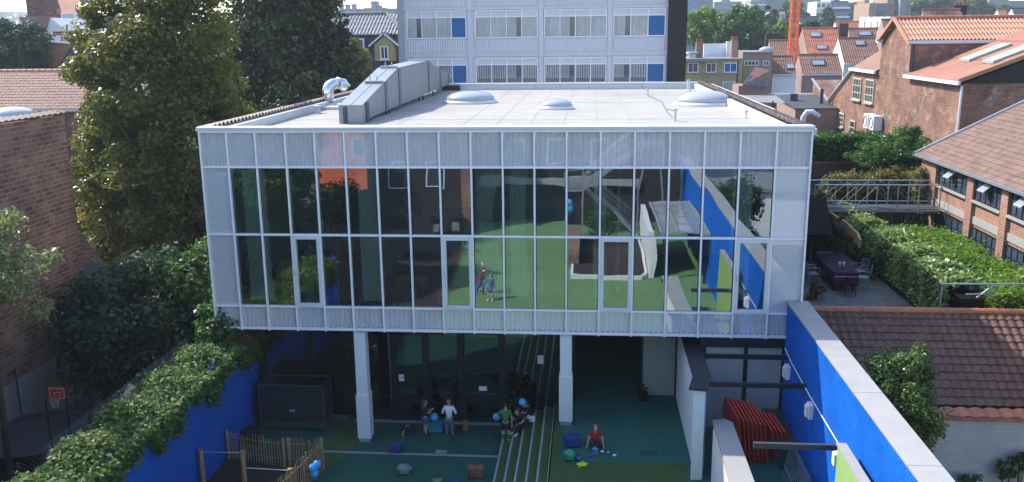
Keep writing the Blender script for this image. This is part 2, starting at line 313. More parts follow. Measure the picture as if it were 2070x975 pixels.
    def ball(s, c, rx, ry=None, rz=None, n=16, m=10):
        ry = ry or rx; rz = rz or rx; b = len(s.v)
        for i in range(m+1):
            ph = math.pi*(i+0.02)/(m+0.04)
            for k in range(n): t = 2*math.pi*k/n; s.v.append((c[0]+rx*math.sin(ph)*math.cos(t), c[1]+ry*math.sin(ph)*math.sin(t), c[2]-rz*math.cos(ph)))
        for i in range(m):
            for k in range(n): k2 = (k+1) % n; s.f.append((b+i*n+k, b+i*n+k2, b+(i+1)*n+k2, b+(i+1)*n+k))
        return s
    def grid(s, fn, nu, nv):
        b = len(s.v)
        for j in range(nv+1):
            for i in range(nu+1): s.v.append(tuple(fn(i, j)))
        for j in range(nv):
            for i in range(nu): a = b+j*(nu+1)+i; s.f.append((a, a+1, a+nu+2, a+nu+1))
        return s
    def build(s, name, mat, parent=None, smooth=False, bevel=0.0):
        o0 = Vector(org_of(parent)); V = [Vector(v) for v in s.v]
        me = bpy.data.meshes.new(name); me.from_pydata([tuple(v-o0) for v in V], [], s.f); me.update()
        uvl = me.uv_layers.new(name='UVMap'); me.polygons.foreach_get
        uv = uvl.data
        for p in me.polygons:
            n = p.normal
            u = Vector((1, 0, 0)) if abs(n.z) > 0.985 else Vector((-n.y, n.x, 0)).normalized()
            vv = n.cross(u)
            for li in p.loop_indices:
                q = V[me.loops[li].vertex_index]; uv[li].uv = (q.dot(u), q.dot(vv))
        if smooth: me.shade_smooth()
        o = link_mesh(name, me, mat, parent)
        if bevel: b = o.modifiers.new('bevel', 'BEVEL'); b.width = bevel; b.segments = 2; b.limit_method = 'ANGLE'
        return o
def struct(name, mb, mat): o = mb.build(name, mat); o['kind'] = 'structure'; return o

def tiles(O, U, V, W, L, tw=0.22, th=0.32, amp=0.03, step=0.02, name='roof_tiles', mat=None, parent=None, sub=4, flat=False):
    """a sheet of overlapping pan tiles: O origin at eave, U along the eave, V up the slope"""
    O, U, V = Vector(O), Vector(U).normalized(), Vector(V).normalized(); N = U.cross(V).normalized()
    if N.z < 0: N = -N
    nu = max(1, int(round(W/tw))); nv = max(1, int(round(L/th))); tw = W/nu; th = L/nv; m = MB()
    prof = [(k/sub, (abs(math.sin(math.pi*k/sub))**1.5 if not flat else (0.0 if k % sub else 0.5))) for k in range(sub)]
    us = [(i+a)*tw for i in range(nu) for a, _ in prof]+[W]; hs = [h for i in range(nu) for _, h in prof]+[prof[0][1]]
    for j in range(nv):
        jit = [random.uniform(-.004, .004) for _ in range(nu+1)]
        def fn(i, t, j=j): return O+U*us[i]+V*((j+t)*th)+N*(hs[i]*amp+(1-t)*step+jit[min(i//sub, nu)]+0.004)
        m.grid(fn, len(us)-1, 1)
        b = len(m.v)
        for i in range(len(us)): m.v.append(tuple(fn(i, 0))); m.v.append(tuple(fn(i, 0)-N*(step+0.012)))
        for i in range(len(us)-1): m.f.append((b+2*i, b+2*i+1, b+2*i+3, b+2*i+2))
    return m.build(name, mat, parent)
def ridge(p0, p1, r, name, mat, parent, seg=0.4):
    m = MB(); p0 = Vector(p0); p1 = Vector(p1); L = (p1-p0).length; n = max(1, int(L/seg)); d = (p1-p0)/n
    for i in range(n): m.tube([p0+d*i, p0+d*(i+0.9), p0+d*(i+1.02)], r*0.92, 10, r*1.12)
    return m.build(name, mat, parent)

# --- foliage
def leaves_mesh(name, P, Nrm, size, mat, parent, org=(0, 0, 0), aspect=0.62, jit=0.35):
    n = len(P); P = np.asarray(P, float)-np.asarray(org, float); N = np.asarray(Nrm, float)+np.random.normal(0, 0.55, (n, 3))
    N /= np.linalg.norm(N, axis=1)[:, None]+1e-9
    T = np.random.normal(0, 1, (n, 3)); T[:, 2] -= 0.4; T -= N*(T*N).sum(1)[:, None]; T /= np.linalg.norm(T, axis=1)[:, None]+1e-9; B = np.cross(N, T)
    sz = size*np.random.uniform(1-jit, 1+jit, n)[:, None]
    v = np.empty((n, 4, 3)); bend = N*sz*0.18
    v[:, 0] = P-T*sz*0.5; v[:, 1] = P+B*sz*0.5*aspect+bend-T*sz*0.08; v[:, 2] = P+T*sz*0.5; v[:, 3] = P-B*sz*0.5*aspect+bend-T*sz*0.08
    me = bpy.data.meshes.new(name); me.vertices.add(n*4); me.vertices.foreach_set('co', v.ravel())
    me.loops.add(n*4); me.loops.foreach_set('vertex_index', np.arange(n*4, dtype=np.int32)); me.polygons.add(n)
    me.polygons.foreach_set('loop_start', np.arange(0, n*4, 4, dtype=np.int32)); me.polygons.foreach_set('loop_total', np.full(n, 4, dtype=np.int32))
    me.update(calc_edges=True); me.validate()
    return link_mesh(name, me, mat, parent)
def clumpy(center, rad, nclump, per, spread, shell=0.55, flat=0.8, egg=0.0):
    """leaf points in clumps spread through an ellipsoid, denser near its skin"""
    c = np.array(center, float); rad = np.array(rad, float)
    d = np.random.normal(0, 1, (nclump, 3)); d /= np.linalg.norm(d, axis=1)[:, None]
    rr = shell+(1-shell)*np.random.rand(nclump)**0.7
    lump = 1+0.16*np.sin(d[:, 0]*5+center[0])*np.cos(d[:, 1]*4+center[1])+0.13*np.sin(d[:, 2]*7+d[:, 0]*3)
    C = d*rr[:, None]*lump[:, None]; C[:, :2] *= (1-egg*C[:, 2:3]); C = C*rad+c
    k = np.repeat(np.arange(nclump), per); cs = spread*np.random.uniform(0.6, 1.35, nclump)
    off = np.random.normal(0, 1, (len(k), 3)); off /= np.linalg.norm(off, axis=1)[:, None]; off *= (np.random.rand(len(k))**0.45)[:, None]
    P = C[k]+off*cs[k][:, None]*np.array([1, 1, flat]); N = off+np.array([0, 0, 0.5])
    return P, N, C
def tree(name, label, base, height, rad, crown_z, mat, nclump=260, per=120, leaf=0.16, spread=0.6, trunk=0.25, group=None, shell=0.5, cat='tree', egg=0.0, flat=0.8, limbs=14):
    t = thing(name, label, cat, base, group)
    cz = crown_z; P, N, C = clumpy((base[0], base[1], cz), rad, nclump, per, spread, shell, flat, egg)
    leaves_mesh('crown', P, N, leaf, mat, t, base)
    m = MB(); top = (base[0], base[1], cz+rad[2]*0.35)
    m.tube([base, (base[0]+0.1, base[1], (base[2]+cz)/2), top], trunk, 8, trunk*0.3)
    idx = np.random.choice(len(C), min(limbs, len(C)), replace=False)
    for i in idx:
        e = C[i]; s = Vector((base[0], base[1], base[2]+(cz-base[2])*random.uniform(0.4, 1.0))); mid = (s+Vector(e))/2+Vector((0, 0, 0.2))
        m.tube([s, mid, e], trunk*0.38, 6, trunk*0.06)
    m.build('trunk', M['bark'], t); return t
def ivy(name, label, cat, pts, mat, leaf=0.14, kind=None, group=None, org=None, parent=None, normal=(0, 0, 1), partname='leaves'):
    P = np.array(pts); N = np.tile(np.array(normal, float), (len(P), 1))
    org = org if org is not None else tuple(P.mean(0))
    if parent is None: t = thing(name, label, cat, org, group)
    else: t = parent; org = org_of(parent)
    leaves_mesh(partname, P, N, leaf, mat, t, org); return t
def scatter_box(n, x, y, z, bump=0.25, f=1.3):
    """points on the lumpy skin of a hedge-like box"""
    x0, x1 = x; y0, y1 = y; z0, z1 = z; dx, dy, dz = x1-x0, y1-y0, z1-z0
    ar = np.array([dx*dy, dx*dz, dx*dz, dy*dz, dy*dz]); k = np.random.choice(5, n, p=ar/ar.sum()); u = np.random.rand(n); v = np.random.rand(n)
    P = np.zeros((n, 3))
    for i, (a, b, fx) in enumerate([(0, 1, 1), (0, 2, 0), (0, 2, 1), (1, 2, 0), (1, 2, 1)]):
        s = k == i; lo = [x0, y0, z0]; d = [dx, dy, dz]; P[s, a] = lo[a]+u[s]*d[a]; P[s, b] = lo[b]+v[s]*d[b]
        c = 3-a-b; P[s, c] = lo[c]+fx*d[c]
    lump = np.sin(P[:, 0]*f*1.7+1)*np.cos(P[:, 1]*f*1.3)+np.sin(P[:, 1]*f*2.9+P[:, 2]*3)*0.6
    cen = np.array([(x0+x1)/2, (y0+y1)/2, z0]); o = P-cen; o /= np.linalg.norm(o, axis=1)[:, None]+1e-6
    o[:, 1] *= 0.3; P += o*(lump*bump*0.5)[:, None]+np.random.normal(0, bump*0.35, (n, 3)); return P

# --- windows
def win_y(par, x0, x1, z0, z1, y, fm, pm, n=2, fw=0.06, d=0.05, name='window', sill=None, up=None):
    """window in a wall that faces -y: a frame part and one pane sub-part"""
    m = MB(); m.box(x0, x1, y-d, y, z0, z0+fw); m.box(x0, x1, y-d, y, z1-fw, z1); m.box(x0, x0+fw, y-d, y, z0+fw, z1-fw); m.box(x1-fw, x1, y-d, y, z0+fw, z1-fw)
    for i in range(1, n): xx = x0+(x1-x0)*i/n; m.box(xx-fw*.35, xx+fw*.35, y-d*0.9, y, z0+fw, z1-fw)
    if up: m.box(x0+fw, x1-fw, y-d*0.8, y, up-fw*.35, up+fw*.35)
    w_ = m.build(name, fm, par); MB().box(x0+fw*.5, x1-fw*.5, y-d*0.4, y-0.004, z0+fw*.5, z1-fw*.5).build('pane', pm, w_)
    if sill: MB().box(x0-.08, x1+.08, y-d*2.4, y-.002, z0-.09, z0-.003).build('sill', sill, w_)
    return w_
def win_x(par, y0, y1, z0, z1, x, fm, pm, n=2, rows=1, fw=0.06, d=0.05, name='window', sill=None):
    m = MB(); m.box(x-d, x, y0, y1, z0, z0+fw); m.box(x-d, x, y0, y1, z1-fw, z1); m.box(x-d, x, y0, y0+fw, z0+fw, z1-fw); m.box(x-d, x, y1-fw, y1, z0+fw, z1-fw)
    for i in range(1, n): yy = y0+(y1-y0)*i/n; m.box(x-d*.9, x, yy-fw*.3, yy+fw*.3, z0+fw, z1-fw)
    for i in range(1, rows): zz = z0+(z1-z0)*i/rows; m.box(x-d*.8, x, y0+fw, y1-fw, zz-fw*.3, zz+fw*.3)
    w_ = m.build(name, fm, par); MB().box(x-d*.4, x-0.004, y0+fw*.5, y1-fw*.5, z0+fw*.5, z1-fw*.5).build('pane', pm, w_)
    if sill: MB().box(x-d*2.4, x-.002, y0-.08, y1+.08, z0-.1, z0-.003).build('sill', sill, w_)
    return w_

# ------------------------------------------------------------------ people
def skinmesh(name, nodes, edges, mat, parent, sub=1, root=0):
    me = bpy.data.meshes.new(name); bm = bmesh.new(); sk = bm.verts.layers.skin.verify(); vs = []
    for i, (p, r) in enumerate(nodes):
        v = bm.verts.new(p); v[sk].radius = (r, r) if not isinstance(r, tuple) else r; v[sk].use_root = (i == root); vs.append(v)
    for a, b in edges: bm.edges.new((vs[a], vs[b]))
    bm.to_mesh(me); bm.free(); o = link_mesh(name, me, mat, parent)
    k = o.modifiers.new('skin', 'SKIN'); k.use_smooth_shade = True; s = o.modifiers.new('sub', 'SUBSURF'); s.levels = sub; s.render_levels = sub; return o
POSE_STAND = dict(pel=(0, 0, .52), wai=(0, 0, .66), che=(0, 0, .82), nek=(0, 0, .93), hed=(0, .01, 1.04), top=(0, .0, 1.14),
    sL=(-.12, 0, .90), eL=(-.17, .02, .70), wL=(-.17, .09, .53), sR=(.12, 0, .90), eR=(.17, .02, .70), wR=(.17, .09, .53),
    hL=(-.07, 0, .50), kL=(-.08, .01, .28), aL=(-.08, -.01, .05), hR=(.07, 0, .50), kR=(.08, .01, .28), aR=(.08, -.01, .05), toeL=(-.09, .10, .02), toeR=(.09, .10, .02))
def person(label, loc, rz, scale, pose, hair, shirt, legs, leglen='long', shoes='shoe', sleeve='short', longhair=False, skirt=False, socks=None, group='children playing in the courtyard'):
    """+y is the way the figure faces"""
    p = dict(POSE_STAND); p.update(pose); t = thing('person', label, 'person', loc, group, rz); ORG[t.name] = (0, 0, 0); t.scale = (scale,)*3
    V = {k: Vector(v) for k, v in p.items()}
    names = []; nodes = []; edges = []
    def add(k, pos, r): names.append(k); nodes.append((tuple(pos), r)); return len(nodes)-1
    pel = add('pel', V['pel'], .085); wai = add('wai', V['wai'], .07); che = add('che', V['che'], .088); nek = add('nek', V['nek'], .035)
    up = (V['top']-V['hed']).normalized(); face = Vector(p.get('face', (0, 1, 0))).normalized()
    h0 = add('jaw', V['hed']-up*.035+face*.01, .055); h1 = add('skull', V['hed']+up*.03-face*.005, .078); h2 = add('crownofhead', V['hed']+up*.09-face*.008, .045)
    edges += [(pel, wai), (wai, che), (che, nek), (nek, h0), (h0, h1), (h1, h2)]
    ns = add('nose', V['hed']+face*.092-up*.0, .011); edges.append((h1, ns))
    for S in 'LR':
        s_ = add('s', V['s'+S], .045); e_ = add('e', V['e'+S], .030); w_ = add('w', V['w'+S], .021); d = (V['w'+S]-V['e'+S]).normalized(); pm = add('palm', V['w'+S]+d*.045, (.026, .015))
        edges += [(che, s_), (s_, e_), (e_, w_), (w_, pm)]
        side = d.cross(Vector((0, 0, 1))) if abs(d.z) < .9 else Vector((1, 0, 0)); side.normalize(); nrm = d.cross(side).normalized()
        for q, ln in enumerate((.045, .052, .049, .038)):
            b0 = V['w'+S]+d*.06+side*(q-1.5)*.013; f1 = add('f', b0+d*.012, .0065); f2 = add('f', b0+d*ln*.6+nrm*.004, .006); f3 = add('f', b0+d*ln+nrm*.014, .005); edges += [(pm, f1), (f1, f2), (f2, f3)]
        t1 = add('th', V['w'+S]+d*.03+side*.03, .007); t2 = add('th', V['w'+S]+d*.06+side*.045, .006); edges += [(w_, t1), (t1, t2)]
        h_ = add('h', V['h'+S], .068); k_ = add('k', V['k'+S], .044); mid = V['k'+S]*.6+V['a'+S]*.4; c_ = add('c', mid, .040); a_ = add('a', V['a'+S], .026); f_ = add('toe', V['toe'+S], (.028, .018))
        edges += [(pel, h_), (h_, k_), (k_, c_), (c_, a_), (a_, f_)]
    skinmesh('body', nodes, edges, M['skin'], t)
    def seg(name, chain, mat): skinmesh(name, [(tuple(V[a] if isinstance(a, str) else a), r) for a, r in chain[0]], chain[1], mat, t)
    sh = [('pel', .094), ('wai', .088), ('che', .105), ('nek', .052), ('sL', .058), ('sR', .058)]; se = [(0, 1), (1, 2), (2, 3), (2, 4), (2, 5)]
    if sleeve == 'long': sh += [('eL', .044), ('wL', .034), ('eR', .044), ('wR', .034)]; se += [(4, 6), (6, 7), (5, 8), (8, 9)]
    else:
        for S, i in (('L', 4), ('R', 5)): sh.append((V['s'+S].lerp(V['e'+S], .7), .046)); se.append((i, len(sh)-1))
    seg('shirt', (sh, se), M[shirt])
    f = {'long': 1.0, 'short': .75, 'shorts': .8}.get(leglen, 1.0)
    if skirt:
        seg('skirt', ([('wai', .08), ('pel', .105), ((V['kL']+V['kR'])/2*.45+V['pel']*.55, .15)], [(0, 1), (1, 2)]), M[legs])
    else:
        tr = [('pel', .092), ('hL', .080), ('hR', .080)]; te = [(0, 1), (0, 2)]
        for S, i in (('L', 1), ('R', 2)):
            if leglen == 'long': tr += [('k'+S, .062), (V['a'+S].lerp(V['k'+S], .12), .055)]; te += [(i, len(tr)-2), (len(tr)-2, len(tr)-1)]
            else: tr.append((V['h'+S].lerp(V['k'+S], .8), .068)); te.append((i, len(tr)-1))
        seg('trousers', (tr, te), M[legs])
    if socks:
        for S in 'LR': seg('sock', ([(V['k'+S].lerp(V['a'+S], .15), .046), (V['k'+S].lerp(V['a'+S], .6), .044), (V['a'+S], .032)], [(0, 1), (1, 2)]), M[socks])
    if shoes:
        for S in 'LR': a = V['a'+S]; b = V['toe'+S]; skinmesh('shoe', [(tuple(a-Vector((0, 0, .012))-(b-a).normalized()*.02), .036), (tuple(a.lerp(b, .6)), .036), (tuple(b+(b-a).normalized()*.03), .028)], [(0, 1), (1, 2)], M[shoes], t)
    back = -face; hn = [(tuple(V['hed']+up*.115+back*.015), .045), (tuple(V['hed']+up*.06+back*.022), .085), (tuple(V['hed']+back*.045), .066)]; he = [(0, 1), (1, 2)]
    if longhair: hn.append((tuple(V['nek']+back*.07), .05)); hn.append((tuple(V['che']+back*.10), .03)); he += [(2, 3), (3, 4)]
    skinmesh('hair', hn, he, M[hair], t)
    sd = face.cross(up).normalized()
    for sg in (-1, 1): MB().ball(tuple(V['hed']+face*.074+sd*sg*.03+up*.02), .009, n=8, m=6).build('eye', M['ink'], t)
    return t

# ================================================================== GROUND
g = MB(); g.box(-3000, 3000, -300, 4000, -0.5, -0.02); struct('ground', g, M['ground'])
struct('lower_courtyard', MB().box(.56, 9.2, -7.2, 1.75, -.3, 0), M['turf'])
struct('upper_courtyard', MB().prism([(10.86, -7.2), (18.0, -7.2), (18.0, 3.0), (15.1, 3.0), (15.1, 9), (11.47, 9), (11.47, 1.8), (10.86, 1.8)], -.3, .79), M['teal'])
struct('rear_courtyard', MB().prism([(5.6, -7.2), (18.0, -7.21), (18.0, -32), (4.3, -32)], -.3, .786), M['lawn'])
struct('rear_mulch', MB().prism([(.56, -7.2), (5.59, -7.21), (4.29, -32), (-6, -32)], -.3, .78), M['mulch'])
struct('olive_paving', MB().box(10.87, 14.8, -7.2, -2.45, .79, .796), M['turf2'])
struct('olive_strip', MB().box(10.87, 11.15, -2.45, 1.7, .79, .796), M['turf2'])
struct('olive_paving', MB().prism([(3.6, 1.74), (4.9, 1.74), (3.9, -2.2), (3.3, -3.5), (2.9, -1.0)], 0.0, .005), M['turf2'])
struct('court_line', MB().box(3.5, 9.15, -.82, -.68, .0, .006), M['line'])
struct('drain_cover', MB().box(7.12, 7.48, -.66, -.42, .0, .009), M['line'])
struct('threshold', MB().box(3.9, 9.2, 1.55, 1.74, .0, .03), M['line'])
struct('mulch_bed', MB().prism([(.57, -1.4), (3.75, -1.85), (3.2, -5.5), (.57, -6)], 0.0, .03), M['mulch'])
struct('floor_patch', MB().box(13.55, 14.05, -2.0, -1.6, .79, .795), M['turf'])
# steps: one flight of six
st = thing('flight_of_steps', 'long green steps with pale nosings climbing to the upper court', 'steps', (9.2, 1.75, 0))
xs = [9.2, 9.53, 9.86, 10.2, 10.53, 10.86]
for i, x in enumerate(xs):
    z = .79*(i+1)/6; x1 = xs[i+1] if i < 5 else 11.0
    if i < 5: MB().box(x, x1, -7.15, 1.73, -.2, z).build('tread', M['turf2'], st)
    MB().box(x-.012, x+.05, -7.15, 1.73, z-.05, z+.006).build('nosing', M['nosing'], st)
# green rooftop marks seen mirrored: court in front
struct('play_lawn', MB().box(16.0, 17.6, -20.3, -12.5, .79, .80), M['lawn'])

# ================================================================== PAVILION
XM = [0.0, 0.852, 1.755, 2.697, 3.616, 4.54, 5.515, 6.478, 7.445, 8.407, 9.363, 10.321, 11.286, 12.295, 13.297, 14.32, 15.334, 16.361, 17.397, 18.392]
ZT, Z1, Z2, Z3, ZB = 10.34, 9.144, 7.005, 4.657, 3.92
pav = thing('glass_pavilion', 'white and glass school pavilion raised on two columns above the courtyard', 'building', (9.2, 12, 0))
def P(name, mb, mat, par=pav, **k): return mb.build(name, M[mat] if isinstance(mat, str) else mat, par, **k)
# mullions and transoms
for i, x in enumerate(XM):
    m = MB().box(x-.026, x+.026, -.12, .03, ZB-.06, ZT-.04); P('mullion', m, 'frame')
for nm, z, h in (('transom', Z1, .07), ('transom', Z2, .06), ('transom', Z3, .06), ('transom', ZB, .08)):
    for i in range(19): pass
    P(nm, MB().box(0.03, XM[-1]-.03, -.085, .02, z-h/2, z+h/2), 'frame')
P('roof_edge_cap', MB().box(-.06, XM[-1]+.06, -.16, .34, ZT-.05, ZT+.03), 'coping', bevel=.008)
P('fascia_strip', MB().box(-.03, XM[-1]+.03, -.10, .02, ZT-.14, ZT-.052), 'frame')
def wavy(x0, x1, z0, z1, y, n, amp):
    m = MB(); k = 8*n
    def fn(i, j): q = (0, 0, 0, 0, .5, 1, 1, .5)[i % 8]; return (x0+(x1-x0)*i/k, y-.03+amp*1.6*q, z0 if j == 0 else z1)
    m.grid(fn, k, 1); return m
for i in range(19):
    a, b = XM[i]+.03, XM[i+1]-.03
    n = 6
    p = wavy(a, b, Z1+.03, ZT-.13, .055, n, .036).build('upper_cladding', M['sheet'], pav)
    MB().box(a, b, -.02, -.008, Z1+.036, ZT-.142).build('cover_glass', M['spandrel'], p)
    if i < 19:
        p = wavy(a, b, ZB+.04, Z3-.03, .055, n, .036).build('lower_cladding', M['sheet'], pav)
        MB().box(a, b, -.02, -.008, ZB+.042, Z3-.032).build('cover_glass', M['spandrel'], p)
    rows_ = ((Z2+.03, Z1-.035), (Z3+.03, Z2-.03))
    for r, (za, zb) in enumerate(rows_):
        if i in (0, 18):
            p = P('end_panel', MB().box(a, b, .02, .05, za, zb), 'panelwhite'); MB().box(a, b, -.02, -.008, za+.004, zb-.004).build('cover_glass', M['spandrel'], p)
        elif r == 1 and i in (3, 8, 13, 17):
            f = MB(); w_ = .10
            f.box(a-.02, a+w_, -.135, .0, za-.02, zb+.02); f.box(b-w_, b+.02, -.135, .0, za-.02, zb+.02); f.box(a+w_, b-w_, -.135, .0, za-.02, za+w_); f.box(a+w_, b-w_, -.135, .0, zb-w_, zb+.02)
            p = P('opening_window', f, 'coping', bevel=.01); MB().box(a+w_, b-w_, -.06, -.05, za+w_, zb-w_).build('pane', M['glass'], p)
            MB().tube([(a+.03, -.137, (za+zb)/2-.1), (a+.03, -.19, (za+zb)/2-.1), (a+.03, -.19, (za+zb)/2+.05)], .012).build('handle', M['steel'], p)
        else:
            P('window', MB().box(a, b, -.02, -.008, za, zb), 'glass')
            if True: P('window_edge', MB().box(a, a+.018, -.03, .04, za, zb).box(b-.018, b, -.03, .04, za, zb), 'black')
# shell
P('side_wall', MB().box(-.02, .0, .05, 24.6, ZB, ZT-.06), 'panelwhite')
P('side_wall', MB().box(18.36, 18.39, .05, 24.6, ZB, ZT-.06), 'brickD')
P('rear_wall', MB().box(0, 18.36, 24.41, 24.59, 0, 9.79), 'panelwhite')
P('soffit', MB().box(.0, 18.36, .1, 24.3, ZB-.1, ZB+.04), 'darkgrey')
P('floor', MB().box(.01, 18.35, .12, 8.2, ZB+.05, Z3-.2), 'intfloor')
P('ceiling', MB().box(.01, 18.35, .15, 8.2, Z1+.05, Z1+.15), 'interior')
P('inner_wall', MB().box(.01, 18.35, 8.2, 8.35, Z3-.2, 9.19), 'interior')
P('inner_ledge', MB().box(3.2, 12.6, 8.05, 8.19, 6.35, 6.75), 'coping')
P('partition', MB().box(4.45, 4.55, 3.0, 8.19, Z3-.19, Z1), 'interior'); P('partition', MB().box(12.9, 13.0, 2.5, 8.19, Z3-.19, Z1), 'interior')
P('roof', MB().box(0.01, 18.3, .3, 24.5, 9.8, 10.0), 'roofing')
P('roof_upstand', MB().box(.3, .55, .3, 24.4, 10.0, 10.28), 'coping'); P('roof_upstand', MB().box(17.75, 17.98, .3, 24.4, 10.0, 10.28), 'coping')
P('rear_parapet', MB().box(.3, 18.3, 24.4, 24.6, 10.0, 10.30), 'coping'); P('rear_parapet_cap', MB().box(.2, 18.4, 24.32, 24.7, 10.30, 10.36), 'coping')
for k, x in enumerate([6.1, 8.9, 11.9, 14.9]): P('parapet_joint', MB().box(x, x+.02, 24.385, 24.4, 10.0, 10.3), 'seam')
# verge tiles along both flat roof edges
tiles((.32, .3, 10.29), (0, 1, 0), (-1, 0, -.14), 24.2, .62, .32, .62, .13, .03, 'verge_tiles', M['tileV'], pav)
tiles((17.96, .3, 10.32), (0, 1, 0), (1, 0, -.2), 24.2, .5, .32, .5, .13, .03, 'verge_tiles', M['tileV'], pav)
P('side_gutter', MB().box(18.46, 18.62, .3, 24.4, 10.05, 10.24).box(18.47, 18.75, 7.0, 24.4, 10.24, 10.27), 'coping')
for k in range(10):
    x = 5.2+k*1.17
    if k in (1, 9): continue
    P('roof_seam', MB().box(x, x+.016, .4, 24.3, 10.0, 10.008), 'seam')
P('roof_seam', MB().box(.6, 17.7, 6.2, 6.215, 10.001, 10.006), 'seam'); P('roof_seam', MB().box(.6, 17.7, 14.2, 14.215, 10.001, 10.006), 'seam')
# ground floor
FR = [(.62, .8), (2.3, 2.42), (3.92, 4.06), (5.24, 5.42), (6.34, 6.56), (7.55, 7.8), (8.95, 9.2), (11.25, 11.45)]
for a, b in FR: P('door_post', MB().box(a, b, 1.68, 1.84, .0 if a < 9.3 else .8, ZB-.1), 'black')
P('door_head', MB().box(.62, 11.4, 1.70, 1.82, ZB-.28, ZB-.101), 'black')
P('door_rail', MB().box(4.06, 8.95, 1.72, 1.80, 0.03, .16).box(4.06, 5.24, 1.73, 1.79, .9, .95), 'black'); P('door_rail', MB().box(7.8, 8.95, 1.71, 1.81, 3.2, 3.36), 'black')
for i in range(len(FR)-1):
    a, b = FR[i][1], FR[i+1][0]; P('glass_door', MB().box(a+.002, b-.002, 1.75, 1.765, .17 if a < 9.1 else .16*(a > 0)-.1, ZB-.29), 'gglass')
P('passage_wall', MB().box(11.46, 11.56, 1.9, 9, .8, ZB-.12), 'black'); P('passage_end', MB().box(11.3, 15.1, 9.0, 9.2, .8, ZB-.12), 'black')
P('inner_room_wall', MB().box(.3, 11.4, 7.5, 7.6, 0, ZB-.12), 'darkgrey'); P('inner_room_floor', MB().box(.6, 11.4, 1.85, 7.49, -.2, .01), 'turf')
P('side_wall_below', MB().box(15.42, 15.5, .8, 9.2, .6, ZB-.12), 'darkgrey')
P('service_door', MB().box(13.86, 14.94, 2.55, 2.62, .82, 2.95), 'palepane' if False else 'frost'); P('service_door_frame', MB().box(13.8, 13.86, 2.5, 2.65, .8, 3.02).box(14.94, 15.0, 2.5, 2.65, .8, 3.02).box(13.86, 14.94, 2.5, 2.65, 2.95, 3.02).box(13.0, 15.1, 2.66, 2.7, 3.03, 3.8), 'darkgrey')
# frosted store front
for a, b in ((15.62, 16.78), (16.9, 18.05)): P('frosted_panel', MB().box(a, b, .04, .07, .83, 3.62), 'frost')
P('store_frame', MB().box(15.5, 15.62, .0, .1, .8, 3.8).box(16.78, 16.9, .0, .1, .8, 3.8).box(17.93, 18.0, -.02, .1, .8, 3.8).box(15.62, 18.0, .0, .1, 3.62, 3.8), 'black')
P('store_fascia', MB().box(15.45, 18.0, -.04, .12, 3.55, 3.86), 'black')
# columns
for x0, zb in ((4.47, 0.0), (11.09, .79)):
    c = MB().box(x0, x0+.37, .03, .42, zb+.1, ZB-.1); cc = P('column', c, 'white', bevel=.01)
    MB().box(x0-.03, x0+.40, .0, .45, zb+.12, zb+1.65).build('impact_guard', M['white'], cc); MB().box(x0+.01, x0+.36, .01, .43, zb, zb+.1).build('base_plate', M['cement'], cc)

# inside the classroom: curtains and furniture, things of their own
def curtain(label, x0, x1, y, z0, z1, mat, pinch=0.0):
    m = MB(); k = 36
    def fn(i, j):
        t = i/k; z = z0+(z1-z0)*j/6; s = 1-pinch*math.sin(math.pi*min(1, (1-j/6)*1.3)); xc = x0
        return (xc+(x1-xc)*t*s, y+.05*math.sin(t*2*math.pi*8+j*.1), z)
    m.grid(fn, k, 6); o = m.build('curtain', M[mat], None, smooth=True); return tag(o, label, 'curtain', 'curtains behind the classroom glass')
curtain('pale curtain hanging behind the leftmost clear panes', 1.0, 1.75, .5, 4.7, 9.1, 'curtain')
curtain('curtain pulled back behind the orange reflection', 4.7, 5.45, .55, 4.7, 9.1, 'curtain', .25)
curtain('brown lined curtain left of the orange reflection', 3.75, 4.45, .5, 4.7, 9.1, 'cbrown', .5)
curtain('gathered curtain behind the tenth and eleventh panes', 8.45, 9.35, .6, 4.9, 9.1, 'curtain', .45)
curtain('narrow gathered curtain beside the middle of the glass front', 9.5, 10.1, .55, 4.9, 9.1, 'curtain', .2)
curtain('slim curtain near the stair reflection', 12.1, 12.5, .5, 4.9, 9.1, 'curtain')
curtain('net curtain at the right end of the glass front', 16.3, 16.9, .6, 4.9, 9.1, 'curtain')
def cupboard(label, x0, x1, y0, y1, h, mat, cat='cupboard', shelf=False):
    t = thing('cupboard', label, cat, ((x0+x1)/2, y0, Z3-.19)); z = Z3-.19
    MB().box(x0, x1, y0+.03, y1, z, z+h).build('carcass', M[mat], t, bevel=.01)
    MB().box(x0+.01, (x0+x1)/2-.005, y0, y0+.028, z+.05, z+h-.02).build('door', M[mat], t); MB().box((x0+x1)/2+.005, x1-.01, y0, y0+.028, z+.05, z+h-.02).build('door', M[mat], t)
cupboard('tall light wood cupboard behind the second clear pane', 1.85, 2.3, 1.0, 1.5, 1.5, 'cupb')
cupboard('wider light wood cupboard left of the open window frame', 2.5, 3.1, 1.2, 1.7, 1.35, 'cupb')
tb = thing('storage_tub', 'teal storage tub on the classroom floor at far left', 'tub', (1.35, .8, Z3-.19)); MB().prism([(1.15, .7), (1.6, .7), (1.65, 1.05), (1.1, 1.05)], Z3-.19, Z3+.6).build('bin', M['tealp'], tb); MB().box(1.08, 1.67, .66, 1.09, Z3+.6, Z3+.65).build('rim', M['tealp'], tb)
